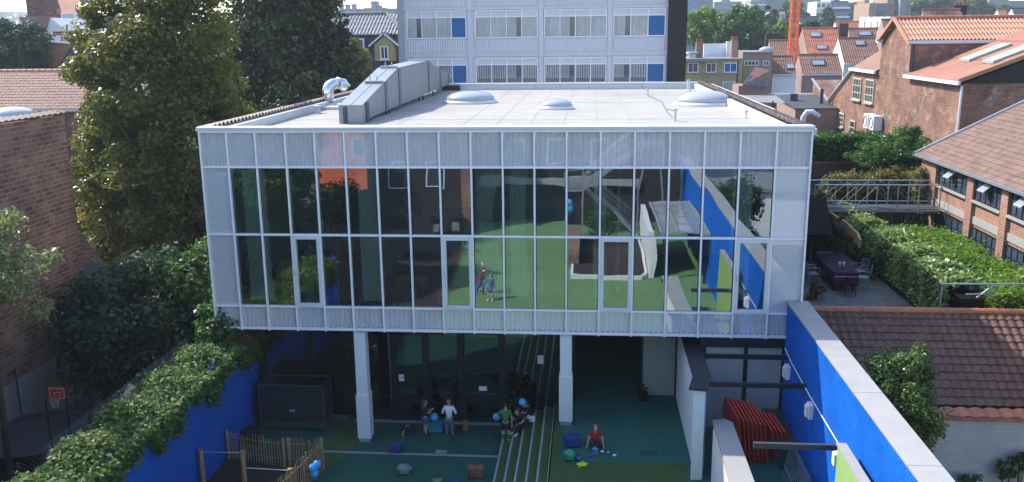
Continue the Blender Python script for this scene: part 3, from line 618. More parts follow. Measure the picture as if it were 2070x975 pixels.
def table(label, cx, cy, z, wx, wy, h, mat, group=None):
    t = thing('table', label, 'table', (cx, cy, z), group); MB().box(cx-wx/2, cx+wx/2, cy-wy/2, cy+wy/2, z+h-.04, z+h).build('tabletop', M[mat], t, bevel=.01)
    for sx in (-1, 1):
        for sy in (-1, 1): MB().box(cx+sx*(wx/2-.06)-.02, cx+sx*(wx/2-.06)+.02, cy+sy*(wy/2-.06)-.02, cy+sy*(wy/2-.06)+.02, z, z+h-.04).build('leg', M['steel' if mat == 'white' else mat], t)
    return t
table('small white table behind the blue panel reflection', 4.2, 1.4, Z3-.19, .6, .5, .55, 'white')
table('light wood classroom table behind the seventh pane', 6.0, 2.2, Z3-.19, 1.0, .8, .55, 'cupb')
table('second wood table near the middle of the classroom', 9.9, 3.0, Z3-.19, 1.1, .8, .55, 'cupb')
def chair(label, cx, cy, z, rz, mat, group, s=1.0, arms=False):
    t = thing('chair', label, 'chair', (cx, cy, z), group, rz if rz else 1e-6); m = M[mat]; t.scale = (s,)*3
    MB().box(-.2, .2, -.2, .2, .40, .43).build('seat', m, t, bevel=.01)
    b = MB(); b.tube([(-.19, -.19, .43), (-.2, -.25, .7), (-.19, -.28, .84), (.19, -.28, .84), (.2, -.25, .7), (.19, -.19, .43)], .014)
    for k in range(5): b.tube([(-.14+.07*k, -.2, .43), (-.14+.07*k, -.28, .83)], .008, 6)
    b.build('backrest', m, t)
    for sx in (-1, 1):
        for sy in (-1, 1): MB().tube([(sx*.18, sy*.18, .41), (sx*.21, sy*.22, 0)], .014).build('leg', m, t)
        if arms: MB().tube([(sx*.2, -.26, .66), (sx*.23, .1, .66), (sx*.22, .2, .6), (sx*.2, .19, .42)], .014).build('armrest', m, t)
    return t
chair('small wooden chair left of the classroom table', 5.55, 1.9, Z3-.19, .4, 'cupb', None, .8)
chair('small wooden chair in front of the classroom table', 6.2, 1.55, Z3-.19, 2.8, 'cupb', None, .8)
def crate(label, x, y, z, w_, d, h, mat, cat='crate'):
    t = thing('crate', label, cat, (x, y, z)); MB().box(x-w_/2, x+w_/2, y-d/2, y+d/2, z, z+h).build('bin', M[mat], t, bevel=.01); MB().box(x-w_/2-.02, x+w_/2+.02, y-d/2-.02, y+d/2+.02, z+h, z+h+.03).build('rim', M[mat], t); return t
crate('yellow crate stack left of the second open window', 7.2, 1.2, Z3-.19, .32, .3, .5, 'yellow'); crate('pale box in the leftmost opening window', 2.95, .7, Z3-.19, .3, .3, .6, 'frost'); crate('low yellow crate in the leftmost opening window', 3.3, .7, Z3-.19, .36, .3, .25, 'yellow')

# papers on the glass doors
def paper(label, x0, x1, z0, z1, txt=None, y=1.735):
    t = thing('notice', label, 'notice', ((x0+x1)/2, y, z0)); MB().box(x0, x1, y-.004, y, z0, z1).build('sheet', M['paper'], t)
    if txt == 'L3':
        cx = (x0+x1)/2; zc = (z0+z1)/2; m = MB(); Y0, Y1 = y-.008, y-.0045; h = .045; q = .013
        m.box(cx-.052, cx-.052+q, Y0, Y1, zc-h, zc+h); m.box(cx-.039, cx-.008, Y0, Y1, zc-h, zc-h+q)
        for zz in (zc-h, zc-q/2, zc+h-q): m.box(cx+.008, cx+.045, Y0, Y1, zz, zz+q)
        m.box(cx+.045, cx+.045+q, Y0, Y1, zc-h, zc+h); m.build('lettering', M['ink'], t)
    return t
paper('white sheet reading L3 on the glass door', 5.50, 5.68, 1.47, 1.71, 'L3'); paper('landscape white sheet on the dark glass door', 8.27, 8.54, 1.18, 1.34); paper('pale sheet on the glass right of the steps', 10.28, 10.48, 2.2, 2.5)

# ================================================================== ROOF FITTINGS
def skylight(label, x, y, r, h):
    t = thing('roof_dome', label, 'skylight', (x, y, 10.0), 'round domes on the flat white roof')
    MB().lathe((x, y, 10.0), [(r*1.12, 0), (r*1.1, .06), (r*1.04, .13), (r*1.0, .15)], 40).build('curb', M['coping'], t, smooth=True)
    k = [(r*math.cos(a), .16+h*math.sin(a)) for a in [i*math.pi/2/10 for i in range(10)]]+[(.02, .16+h)]
    MB().lathe((x, y, 10.0), k, 48).build('dome', M['dome'], t, smooth=True)
    m = MB()
    for i in range(16): a = i*math.pi/8; m.ball((x+r*.99*math.cos(a), y+r*.99*math.sin(a), 10.165), .025, n=6, m=4)
    m.build('fixings', M['steel'], t)
skylight('large clear dome beside the long metal duct', 6.45, 14.7, 1.12, .40); skylight('smallest clear dome in the middle of the roof', 10.58, 10.9, .66, .26); skylight('large clear dome at the right side of the roof', 16.85, 12.9, 1.18, .46)
# long duct
du = thing('ventilation_duct', 'long humped galvanised metal duct lying along the flat roof', 'duct', (3.5, 14, 10.0))
prof = [(4.75, 10.0), (4.75, 10.66), (11.0, 11.74), (18.2, 11.84), (21.5, 11.3), (24.9, 10.9), (24.9, 10.32), (6.2, 10.12)]
MB().extr([(y, z) for y, z in prof], 'x', 3.04, 3.9).build('casing', M['duct'], du)
for y0, zt in ((5.2, 10.74), (8.4, 11.29), (11.0, 11.74), (18.0, 11.83), (21.5, 11.3), (24.4, 10.96)):
    zb = 10.02 if y0 < 6 else 10.12+(y0-6.2)*.0107
    MB().box(3.901, 3.94, y0, y0+.42, zb, zt-.02).build('flange', M['darkgrey'] if y0 == 5.2 else M['flange'], du); MB().box(3.0, 3.039, y0, y0+.42, zb, zt-.02).build('flange', M['flange'], du)
m = MB(); m.extr([(4.76, 10.668), (11.0, 11.748), (11.0, 11.76), (4.76, 10.68)], 'x', 3.45, 3.48); m.build('top_seam', M['steel'], du)
MB().box(3.2, 3.35, 4.72, 4.75, 10.02, 10.6).build('end_strip', M['darkgrey'], du)
for y, z in ((8.3, 11.30), (11.1, 11.77), (17.8, 11.86)):
    b = MB().box(3.15, 3.85, y-.15, y+.12, z-.02, z+.05).build('lifting_plate', M['steel'], du); [MB().tube([(xx, y, z+.05), (xx, y, z+.22)], .025).build('bolt', M['steel'], b) for xx in (3.35, 3.62)]
for y in (5.9, 8.6, 9.1, 15.6, 16.6, 19.5):
    MB().bar((3.9, y, 10.0), (3.82, y, 10.35), .06).bar((3.1, y, 10.0), (3.16, y, 10.35), .06).build('support_leg', M['black'], du)
MB().box(3.6, 4.6, 24.0, 24.35, 10.02, 10.26).build('rear_box', M['black'], du)
for (a, b) in ((5.7, 8.3), (8.9, 10.9), (11.5, 17.9)):
    m = MB()
    for k in range(14):
        y = a+(b-a)*(k % 7+.5)/7; z = (10.24+(y-6.2)*.0107) if k < 7 else (10.6+min(y-4.75, 6.25)*.1728)-.02
        m.ball((3.905, y, z), .018, n=6, m=4)
    m.build('rivets', M['steel'], du)
# elbow exhaust pipe and its curb
ex = thing('exhaust_pipe', 'shiny bent exhaust pipe standing on a white roof curb', 'pipe', (1.0, 12.4, 10.0))
MB().tube([(.45, 12.3, 10.16), (.45, 12.3, 10.72), (.49, 12.36, 10.88), (.6, 12.55, 10.99), (.75, 12.8, 11.03)], .25, 20).build('bend', M['chrome'], ex, smooth=True)
MB().tube([(.75, 12.8, 11.03), (.92, 13.1, 10.96), (1.0, 13.2, 10.8)], .255, 20).build('mouth', M['chrome'], ex, smooth=True)
MB().tube([(.45, 12.3, 10.36), (.45, 12.3, 10.41)], .265, 20).build('collar', M['steel'], ex)
MB().lathe((.45, 12.3, 10.1), [(.4, 0), (.28, .1)], 20).build('flashing', M['coping'], ex)
MB().box(.3, 1.5, 10.9, 13.4, 10.001, 10.12).build('curb', M['coping'], ex, bevel=.02)
vp = thing('vent_cowl', 'open grey vent cowl half hidden behind the duct', 'vent', (2.3, 14.2, 10)); vm = MB()
k = 20
vm.grid(lambda i, j: (2.1+.42*math.cos(math.pi*2*i/k), 13.9+j*.9, 10.62+.38*math.sin(math.pi*2*i/k)), k, 1); vm.build('cowl', M['steel'], vp, smooth=True); MB().box(1.95, 2.3, 14.1, 14.6, 10.0, 10.3).build('base', M['darkgrey'], vp)
def small_vent(label, x, y, h, r=.05, hook=False):
    t = thing('roof_vent', label, 'vent pipe', (x, y, 10.0)); MB().tube([(x, y, 10.0), (x, y, 10.0+h)], r, 12).build('pipe', M['coping'], t); MB().lathe((x, y, 10+h), [(r*1.5, 0), (r*1.4, .05), (r*.4, .08)], 12).build('cap', M['steel'], t)
    if hook: MB().tube([(x, y, 10+h), (x-.35, y, 10+h+.06)], .015, 6).build('arm', M['steel'], t)
small_vent('thin white pipe vent near the back parapet', 14.84, 18.7, .3, .05, True); small_vent('thin white pipe vent near the front roof edge', 14.96, 5.4, .36, .06, True)
small_vent('dark topped stub vent near the right rear corner', 18.0-.9, 20.5, .22); small_vent('stub vent beside the right front verge tiles', 17.6, 6.4, .22); small_vent('black capped vent pipe by the left roof upstand', .9, 9.2, .25, .12)
small_vent('white pipe standing at the rear right parapet', 17.4, 24.0, .45, .07)
rb_ = thing('roof_cable', 'thin dark cable lying across the flat roof', 'cable', (15, 12, 10)); MB().tube([(14.84, 18.6, 10.03), (15.2, 14.5, 10.015), (15.0, 9.0, 10.015), (14.96, 5.5, 10.03)], .012, 6).build('cable', M['darkgrey'], rb_)

# ================================================================== RIGHT BLUE WALL AND STORE YARD
bw = thing('blue_wall', 'bright blue painted brick wall with a wide grey coping on the right', 'wall', (18.0, -10, 0))
MB().box(18.0, 18.45, -32, -.02, .3, 5.0).build('brickwork', M['blue'], bw)
for i, (a, b) in enumerate([(-.03, -3.0), (-3.01, -7.1), (-7.11, -10.6), (-10.61, -14.5), (-14.51, -20), (-20.01, -26), (-26.01, -32)]):
    MB().box(17.97, 18.6, b, a, 5.002, 5.07).build('coping_slab', M['cement'], bw, bevel=.008)
for y, nm in ((-.84, 'upper lamp near the store front'), (-3.65, 'second lamp, between two dark beams'), (-6.46, 'nearest lamp, in full sun')):
    t = thing('wall_lamp', 'white box '+nm+' on the blue wall', 'lamp', (17.9, y, 3.15), 'white box lamps on the blue wall')
    MB().box(17.86, 17.998, y-.15, y+.15, 2.88, 3.30).build('housing', M['lampw'], t, bevel=.02); MB().box(17.80, 17.858, y-.11, y+.11, 2.93, 3.25).build('diffuser', M['lampw'], t, bevel=.02)
tag(MB().tube([(17.96, -.2, 3.62), (17.96, -1.2, 3.5), (17.96, -3.4, 3.42), (17.96, -6.4, 3.40), (17.96, -12, 3.40)], .016, 6).build('cable', M['lampw'], None), 'thin white cable running along the blue wall above the lamps', 'cable')
for y, lb in ((-.62, 'dark steel beam nearest the store front'), (-2.85, 'dark steel beam across the middle of the store yard'), (-6.6, 'nearest dark steel beam, over the red stacks')):
    tag(MB().box(15.3 if y > -3 else 15.9, 17.98, y-.05, y+.05, 3.40, 3.53).build('steel_beam', M['darkgrey'] if y < -6 else M['black'], None), lb, 'beam', 'steel beams over the store yard')
sw = thing('white_partition', 'white ribbed partition wall with a dark bent coping', 'wall', (15.1, 0, .79))
poly = [(15.02, .75), (15.4, .75), (15.36, -2.5), (15.2, -3.4), (14.82, -3.42), (14.98, -2.4)]
MB().prism([(15.04, 2.5), (15.38, 2.5), (15.34, -2.5), (15.18, -3.36), (14.86, -3.38), (15.0, -2.4)], .8, 3.5).build('wall_body', M['white'], sw)
m = MB()
for k in range(40):
    y = 2.4-k*.12; m.box(15.0, 15.035-.0*k, y-.03, y+.03, .8, 3.48)
m.build('ribs', M['sheet'], sw)
MB().prism([(14.95, 2.5), (15.46, 2.5), (15.44, -2.5), (15.22, -3.5), (14.72, -3.42), (14.93, -2.5)], 3.503, 3.56).build('coping', M['black'], sw)
lw = thing('low_white_wall', 'lower white ribbed wall with rough grey coping beside the red stacks', 'wall', (15.7, -6, .79))
MB().prism([(15.5, -3.3), (15.95, -3.35), (15.9, -12), (15.3, -12), (15.45, -6)], .8, 2.42).build('wall_body', M['white'], lw)
m = MB()
for k in range(36): y = -3.5-k*.2; m.box(15.42, 15.5, y-.05, y+.05, .8, 2.40)
m.build('ribs', M['sheet'], lw)
MB().prism([(15.44, -3.1), (15.8, -3.0), (15.98, -3.2), (15.98, -12), (15.22, -12), (15.4, -6)], 2.422, 2.5).build('coping', M['cement'], lw)
gb = thing('green_board', 'light green board with a peeling white top edge against the blue wall', 'board', (17.6, -9, 2))
MB().box(17.55, 17.62, -11, -7.6, .8, 3.98).build('panel', M['greenb'], gb); MB().box(17.53, 17.75, -11, -7.55, 3.982, 4.03).build('top_edge', M['cement'], gb)
# red stacks of folded tables
def redstack(label, cx, cy, n, hgt, lean, w_=.95):
    t = thing('folded_panel_stack', label, 'stack', (cx, cy, .79), 'red folded panels stored upright', .25)
    for k in range(n):
        x = k*.115; y0 = -k*.03
        m = MB(); zt = hgt-.03*k; a = lean*(1-k*.02)
        pts = [(-w_/2+y0, .02), (w_/2+y0, .02), (w_/2+y0+.02, zt*.75), (w_/2-.25+y0, zt), (-w_/2+.05+y0, zt*.8)]
        n0 = len(m.v)
        for s_ in (0, .05): m.v += [(x+s_+a*z, y, z) for y, z in pts]
        m.f += [tuple(range(5)), tuple(range(9, 4, -1))]+[(i, 5+i, 5+(i+1) % 5, (i+1) % 5) for i in range(5)]
        m.build('panel', M['redpl'], t, bevel=.008)
    return t
redstack('big stack of red folded plastic panels against the store front', 16.3, -1.7, 7, 1.7, -.1, 1.25); redstack('smaller stack of red folded plastic panels beside the dark chest', 17.35, -1.75, 4, 1.35, -.22, 1.1)
ch = thing('storage_chest', 'dark green storage chest with grey lid under the blue wall', 'chest', (17.75, -1.4, .79)); MB().box(17.45, 17.97, -2.6, -.1, .8, 1.5).build('box', M['turf'], ch, bevel=.02); MB().box(17.42, 17.98, -2.64, -.08, 1.502, 1.58).build('lid', M['darkgrey'], ch, bevel=.015)
rk = thing('wire_rack', 'folded silver wire rack leaning at the bottom of the store yard', 'rack', (17.6, -3.9, .8))
for k in range(12):
    y = -3.4-k*.16; m = MB().tube([(17.35, y, .8), (17.5, y, 1.7), (17.62, y, 2.0), (17.75, y, 1.6), (17.9, y, .8)], .012, 6)
    m.build('wire_loop', M['steel'], rk)
MB().tube([(17.42, -3.3, 1.3), (17.42, -5.3, 1.3)], .014, 6).build('rail', M['steel'], rk)

# ================================================================== LEFT SIDE OF THE COURT
lb = thing('blue_garden_wall', 'deep blue painted wall on the left, topped with trailing ivy', 'wall', (.5, -4, 0))
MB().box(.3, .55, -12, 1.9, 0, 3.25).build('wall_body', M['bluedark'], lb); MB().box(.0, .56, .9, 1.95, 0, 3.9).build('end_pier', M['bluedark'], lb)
# ivy over it
n = 18000; yy = np.random.uniform(-11, 2.2, n); u = np.random.rand(n)
droop = 0.7+0.35*np.sin(yy*2.1)+0.25*np.sin(yy*5.3+1)
side = np.random.rand(n) < .45
X = np.where(side, .62+np.random.rand(n)*.25, .6-np.random.rand(n)*(1.45-.035*np.clip(-yy-3, 0, 8))); Z = np.where(side, 3.35-u*droop*.95, 3.30+.25*np.sin(np.clip((.6-X)/1.45, 0, 1)*3.14)-np.clip(-.6-X, 0, 1)*.9+.12*np.sin(yy*3)+np.random.normal(0, .06, n))
iv = ivy('trailing_ivy', 'green trailing ivy spilling over the left blue wall', 'ivy', np.stack([X, yy, Z], 1)+np.random.normal(0, .05, (n, 3)), L_ivy, .14, org=(.3, -4, 3.2), normal=(.2, -.2, 1))
m = MB()
for k in range(14):
    y = -10+k*.85; m.tube([(.2, y, 3.0), (.65, y+.1, 3.25), (.72, y+.15, 2.6-.3*math.sin(k))], .012, 5)
m.build('stems', M['bark'], iv)
P_, N_, C_ = clumpy((.55, .3, 3.3), (.5, .7, .4), 14, 60, .2, .3); rp = thing('reddish_shrub', 'reddish brown creeper at the top end of the left blue wall', 'shrub', (.55, .2, 2.7)); leaves_mesh('leaves', P_, N_, .1, L_red, rp, (.55, .2, 2.7)); MB().tube([(.45, .3, 2.8), (.6, .2, 3.4)], .03, 6).build('stem', M['bark'], rp)
# chain link fence on the garden side
cf = thing('chain_link_fence', 'chain link fence rising behind the ivy on the left wall', 'fence', (-1.2, 0, 0))
for y in (-8.5, -5.5, -2.5, .5): MB().tube([(-1.3, y, 0), (-1.3, y, 3.4)], .03, 8).build('post', M['darkgrey'], cf)
m = MB()
for k in range(70):
    y = -8.5+k*.13; m.bar((-1.3, y, 2.2), (-1.3, min(.5, y+1.15), 2.2+min(1.15, .5-y)), .008); m.bar((-1.3, y, 3.35), (-1.3, min(.5, y+1.15), 3.35-min(1.15, .5-y)), .008)
m.build('mesh', M['steelb'], cf)
# shady shrub mass
def shrub(name, label, base, c, rad, mat, nc, per, leaf, spread, cat='shrub', group=None, shell=.5, stems=6, flat=.8):
    t = thing(name, label, cat, base, group); Pp, N, C = clumpy(c, rad, nc, per, spread, shell, flat); leaves_mesh('leaves', Pp, N, leaf, mat, t, base)
    m = MB()
    for i in range(stems): e = C[random.randrange(len(C))]; m.tube([base, ((base[0]+e[0])/2, (base[1]+e[1])/2, (base[2]+e[2])/2+.1), e], .035, 6, .01)
    m.build('stems', M['bark'], t); return t
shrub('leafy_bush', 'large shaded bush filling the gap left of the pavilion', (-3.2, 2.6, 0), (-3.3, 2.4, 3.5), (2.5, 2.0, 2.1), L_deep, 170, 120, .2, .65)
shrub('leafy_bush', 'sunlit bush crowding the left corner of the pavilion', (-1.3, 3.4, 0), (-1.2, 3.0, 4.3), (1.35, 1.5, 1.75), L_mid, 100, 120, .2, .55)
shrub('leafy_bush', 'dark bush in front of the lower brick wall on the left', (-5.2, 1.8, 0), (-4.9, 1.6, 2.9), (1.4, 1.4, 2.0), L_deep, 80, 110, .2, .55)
shrub('leafy_bush', 'small overhanging bush where the ivy meets the pavilion corner', (-.2, .7, 2), (.05, .4, 3.9), (.7, .7, .75), L_mid, 40, 90, .16, .35)
# brick building on the left
bl = thing('brick_outbuilding', 'tall old brown brick block at the left edge with mossy coping', 'building', (-9, -2, 0))
MB().box(-14, -7.0, -14, 4.4, -.02, 2.0).build('rendered_base', M['render'], bl); MB().box(-14, -7.03, -14, 4.38, 2.001, 10.38).build('wall', M['brickL'], bl)
MB().box(-13.9, -7.3, -13.9, 4.1, 10.381, 10.42).build('flat_roof', M['flatroof'], bl)
tiles((-6.88, 4.45, 10.44), (0, -1, 0), (-1, 0, .25), 18, .42, .34, .42, .05, .03, 'coping_tiles', M['tileB'], bl)
tiles((-6.95, 4.5, 10.42), (-1, 0, 0), (0, -1, .2), 7, .4, .34, .4, .05, .03, 'coping_tiles', M['tileB'], bl)
skx = thing('roof_dome', 'pale roof dome on the brick block at the far left', 'skylight', (-8.1, 2.3, 10.42)); MB().lathe((-8.0, 2.9, 10.42), [(.8, 0), (.76, .12)], 24).build('curb', M['coping'], skx); MB().lathe((-8.0, 2.9, 10.54), [(.72*math.cos(a*math.pi/18), .26*math.sin(a*math.pi/18)) for a in range(9)]+[(.02, .26)], 32).build('dome', M['dome'], skx, smooth=True)
# pink tiled house behind it
ph = thing('pink_roofed_house', 'long house with a pale pink tiled roof behind the left brick block', 'house', (-22, 24, 0))
MB().box(-36, -17.1, 22.6, 30, 0, 9.1).build('wall', M['brickL'], ph)
tiles((-36, 22.3, 9.2), (1, 0, 0), (0, 3.6, 2.05), 18.9, 4.15, .3, .3, .02, .02, 'roof', M['tileP'], ph, flat=True); MB().extr([(22.5, 9.15), (25.9, 11.1), (29.5, 9.15)], 'x', -36, -17.15).build('gable', M['brickL'], ph)
ridge((-36, 25.9, 11.22), (-17.1, 25.9, 11.22), .13, 'ridge_tiles', M['tileO'], ph); MB().box(-36, -17.1, 22.15, 22.29, 9.05, 9.17).build('gutter', M['steel'], ph)
# trampoline, hoop
tp = thing('trampoline', 'round netted trampoline in the shaded garden at far left', 'trampoline', (-6.0, -.8, 0))
MB().lathe((-5.6, -1.6, .0), [(1.55, .72), (1.75, .76), (1.75, .80), (1.5, .80), (1.5, .76)], 36).build('padded_rim', M['darkgrey'], tp); MB().lathe((-5.6, -1.6, .74), [(1.49, 0), (.01, -.02)], 36).build('mat', M['black'], tp)
for k in range(6): a = k*math.pi/3+.3; MB().tube([(-5.6+1.72*math.cos(a), -1.6+1.72*math.sin(a), 0), (-5.6+1.72*math.cos(a), -1.6+1.72*math.sin(a), 2.5)], .025, 8).build('net_pole', M['black'], tp)
bh = thing('basketball_hoop', 'red basketball backboard on a dark pole in the shaded garden', 'basketball hoop', (-4.2, -2.2, 0))
hx, hy, hz = A(115, 796, -2.4)
MB().tube([(hx+.1, hy+.25, 0), (hx+.1, hy+.25, hz+.5)], .035, 8).build('pole', M['black'], bh)
bb = MB().box(hx-.27, hx+.27, hy, hy+.03, hz-.18, hz+.2).build('backboard', M['redpl'], bh, bevel=.05)
m = MB(); o_ = hy-.004
for (a, b, c, d) in ((-.24, .24, .16, .175), (-.24, .24, -.155, -.14), (-.24, -.225, -.14, .16), (.225, .24, -.14, .16), (-.10, .10, .03, .045), (-.10, -.085, -.1, .03), (.085, .10, -.1, .03)): m.box(hx+a, hx+b, o_, o_+.003, hz+c, hz+d)
m.build('white_lines', M['white'], bb); m = MB()
m.tube([(hx+.14*math.cos(a*math.pi/8), hy-.16+.14*math.sin(a*math.pi/8), hz-.13) for a in range(17)], .012, 6); m.build('rim', M['crane'], bh); m = MB()
for k in range(10): a = k*math.pi/5; m.tube([(hx+.14*math.cos(a), hy-.16+.14*math.sin(a), hz-.13), (hx+.08*math.cos(a+.3), hy-.16+.08*math.sin(a+.3), hz-.38)], .005, 4)
m.build('net', M['white'], bh)
tag(MB().box(-6.96, -6.93, -6, 2.5, .0, 2.6).build('debris_net', M['rubber'], None), 'dark netting hung in front of the rendered wall base', 'netting') if False else None

# netted cage by the glass wall, bin
cg = thing('storage_cage', 'low black netted cage standing against the dark glass on the left', 'cage', (2, 1.2, 0))
f = MB()
for x in (.95, 3.15):
    for y in (.62, 1.5): f.box(x-.02, x+.02, y-.02, y+.02, 0, 1.7)
for y in (.62, 1.5): f.box(.97, 3.13, y-.02, y+.02, 1.66, 1.7); f.box(.97, 3.13, y-.02, y+.02, .3, .34)
f.build('frame', M['darkgrey'], cg); MB().box(.97, 3.13, .63, .64, .34, 1.66).build('front_net', M['rubber'], cg); MB().box(.96, .965, .64, 1.48, .34, 1.66).build('side_net', M['rubber'], cg); MB().box(3.135, 3.14, .64, 1.48, .34, 1.66).build('side_net', M['rubber'], cg); MB().box(.98, 3.12, .66, 1.48, .1, .5).build('stored_mats', M['turf'], cg, bevel=.05)
MB().box(1.95, 2.15, .615, .628, .72, .82).build('label_plate', M['line'], cg)
bn = thing('plant_tub', 'round black tub in the corner behind the picket fence', 'tub', (.95, -.6, 0)); MB().lathe((.95, -.2, 0), [(.2, 0), (.27, .4), (.3, .42), (.28, .45), (.22, .42)], 20).build('bowl', M['rubber'], bn, smooth=True)

# picket fence and bars
def picket(label, p0, p1, h, n, seed=0, rails=True):
    random.seed(seed); t = thing('picket_fence', label, 'fence', (p0[0], p0[1], 0), 'rough wooden picket fence round the mulch bed'); p0 = Vector((*p0, 0)); p1 = Vector((*p1, 0))
    for k in range(n):
        a = p0.lerp(p1, (k+.5)/n); z = h*random.uniform(.93, 1.06); d = Vector((random.uniform(-.02, .02), random.uniform(-.02, .02), 0)); MB().tube([a, a+d+Vector((0, 0, z*.6)), a+d*1.3+Vector((0, 0, z))], random.uniform(.017, .024), 6, .014).build('picket', M['wood'], t)
    off = Vector((0, .03, 0))
    for zz in (h*.28, h*.8): MB().tube([p0+off+Vector((0, 0, zz)), p1+off+Vector((0, 0, zz))], .014, 6).build('rail', M['wood'], t)
    for a in (p0, p1): MB().tube([a-off, a-off+Vector((0, 0, h*1.05))], .05, 10).build('post', M['wood'], t)
picket('rough picket fence panel along the back of the mulch bed', (.65, -1.45), (2.62, -1.9), .95, 21, 1)
picket('picket gate panel with a diagonal brace at the back of the mulch bed', (2.75, -1.8), (3.75, -1.75), .92, 11, 2)
picket('picket fence panel running towards the viewer with blue balloons', (3.82, -1.85), (3.25, -5.2), .98, 34, 3)
random.seed(11)
ps = [(.72, -3.5, 1.34), (1.98, -3.5, 1.34), (3.36, -3.5, .82)]
eb = thing('exercise_bars', 'three round wooden posts joined by two steel exercise bars', 'exercise bars', (1.98, -3.5, 0))
for x, y, h in ps: MB().tube([(x, y, 0), (x, y, h-.02), (x, y, h)], .07, 14).build('post', M['woodo'], eb, smooth=False)
MB().tube([(.72, -3.5, 1.27), (1.98, -3.5, 1.27)], .018, 8).build('bar', M['steel'], eb); MB().tube([(1.98, -3.5, .80), (3.36, -3.5, .76)], .018, 8).build('bar', M['steel'], eb)
def balloons(label, spots, r=.13):
    for i, s_ in enumerate(spots):
        t = thing('balloon', label[i], 'balloon', s_, 'light blue balloons'); MB().ball(s_, r, r, r*1.15, 18, 12).build('skin', M['bluebal'], t, smooth=True); MB().tube([(s_[0], s_[1], s_[2]-r*1.13), (s_[0], s_[1], s_[2]-r*1.4)], .015, 6, .03).build('knot', M['bluebal'], t)
balloons(['uppermost light blue balloon tied to the picket fence', 'left light blue balloon in the bunch on the fence', 'lowest light blue balloon in the bunch on the fence'], [tuple(A(641, 939, -2.9)), tuple(A(632, 946, -3.0)), tuple(A(636, 958, -2.95))], .115)

# ================================================================== CHILDREN
CH = 'children in the courtyard'
person('girl in dark top and short blue skirt standing by a ball on a box', (6.56, .72, 0), -1.1, 1.09, dict(eL=(-.16, .06, .72), wL=(-.05, .20, .76), eR=(.15, .08, .72), wR=(.03, .22, .78)), 'hairb', 'cnavy', 'cblue', 'shorts', 'shoeb', 'short', True)
person('child in white jumper and long grey trousers facing the glass doors', (7.38, .70, 0), 0.0, 1.12, dict(eL=(-.2, .0, .72), wL=(-.17, .14, .64), eR=(.2, .0, .72), wR=(.17, .14, .64)), 'hairl', 'cwhite', 'cgrey', 'long', None, 'long')
person('boy in green football kit holding a pale blue ball under his arm', (9.33, .1, .132), .1, 1.16, dict(eL=(-.26, -.02, .72), wL=(-.27, .12, .66), eR=(.17, 0, .68), wR=(.17, .03, .48)), 'hairb', 'cgreen', 'cnavy', 'shorts', 'shoe', 'short', False, False, 'cgreen')
sit = dict(pel=(0, 0, .09), wai=(0, .03, .22), che=(0, .08, .38), nek=(0, .12, .48), hed=(0, .18, .57), top=(0, .17, .67), face=(0, .8, -.6),
    sL=(-.12, .08, .45), eL=(-.18, .12, .28), wL=(-.12, .25, .26), sR=(.12, .08, .45), eR=(.18, .12, .28), wR=(.12, .25, .26), hL=(-.07, 0, .09), kL=(-.11, .27, .26), aL=(-.09, .30, -.05), hR=(.07, 0, .09), kR=(.11, .27, .26), aR=(.09, .30, -.05), toeL=(-.09, .42, -.08), toeR=(.09, .42, -.08))
person('long haired child in black crouching on the steps', (9.78, .55, .40), 2.6, 1.12, sit, 'hairb', 'cnavy', 'cnavy', 'long', 'shoe', 'short', True)
person('boy in navy top with white stripes leaning over on the steps', (10.12, .85, .53), 1.9, 1.12, dict(sit, hed=(-.06, .22, .54), eL=(-.2, .2, .3), wL=(-.1, .32, .2)), 'hairb', 'cnavy', 'cwhite', 'shorts', 'shoeb', 'long')
person('small child in a red shirt sitting on the green floor with legs folded', (12.22, -1.45, .80), math.pi, 1.1, dict(pel=(0, 0, .08), wai=(0, .0, .2), che=(0, .02, .36), nek=(0, .05, .46), hed=(0, .09, .56), top=(0, .08, .67), face=(0, .85, -.5),
    sL=(-.12, .02, .43), eL=(-.19, .05, .26), wL=(-.22, .12, .08), sR=(.12, .02, .43), eR=(.19, .05, .26), wR=(.22, .12, .08), hL=(-.08, .02, .08), kL=(-.08, .27, .26), aL=(-.03, .42, .05), hR=(.08, .02, .08), kR=(.08, .27, .26), aR=(.03, .42, .05), toeL=(-.05, .52, .03), toeR=(.05, .52, .03)), 'hairl', 'cred', 'cnavy', 'long', None, 'short')
person('child in blue denim jacket standing on the sunlit green court', (7.35, -13.6, .79), .3, 1.15, dict(eL=(-.24, .05, .74), wL=(-.3, .1, .58)), 'hairb', 'cblue', 'cblue', 'shorts', 'shoe', 'long', True)
person('child in red trousers doing a handstand on the sunlit court', (6.75, -14.6, .79), -.6, 1.15, dict(pel=(0, .05, .72), wai=(0, .02, .58), che=(0, 0, .43), nek=(0, .03, .33), hed=(0, .06, .24), top=(0, .05, .14), sL=(-.12, 0, .36), eL=(-.15, .02, .2), wL=(-.15, .02, .07), sR=(.12, 0, .36), eR=(.15, .02, .2), wR=(.15, .02, .07), face=(0, -1, 0),
    hL=(-.07, .06, .74), kL=(-.10, .25, .92), aL=(-.1, .38, 1.1), hR=(.07, .06, .74), kR=(.08, -.02, .98), aR=(.09, .0, 1.22), toeL=(-.1, .5, 1.12), toeR=(.09, -.1, 1.3)), 'hairb', 'cblue', 'cpink', 'long', 'shoe', 'long')
def ballthing(label, c, r, mat='bluebal'):
    t = thing('ball', label, 'ball', c); MB().ball(c, r, n=20, m=14).build('shell', M[mat], t, smooth=True); MB().tube([(c[0]+r*1.003*math.cos(a*math.pi/12), c[1]+r*1.003*math.sin(a*math.pi/12), c[2]) for a in range(25)], .004, 4).build('seam', M['white'], t)
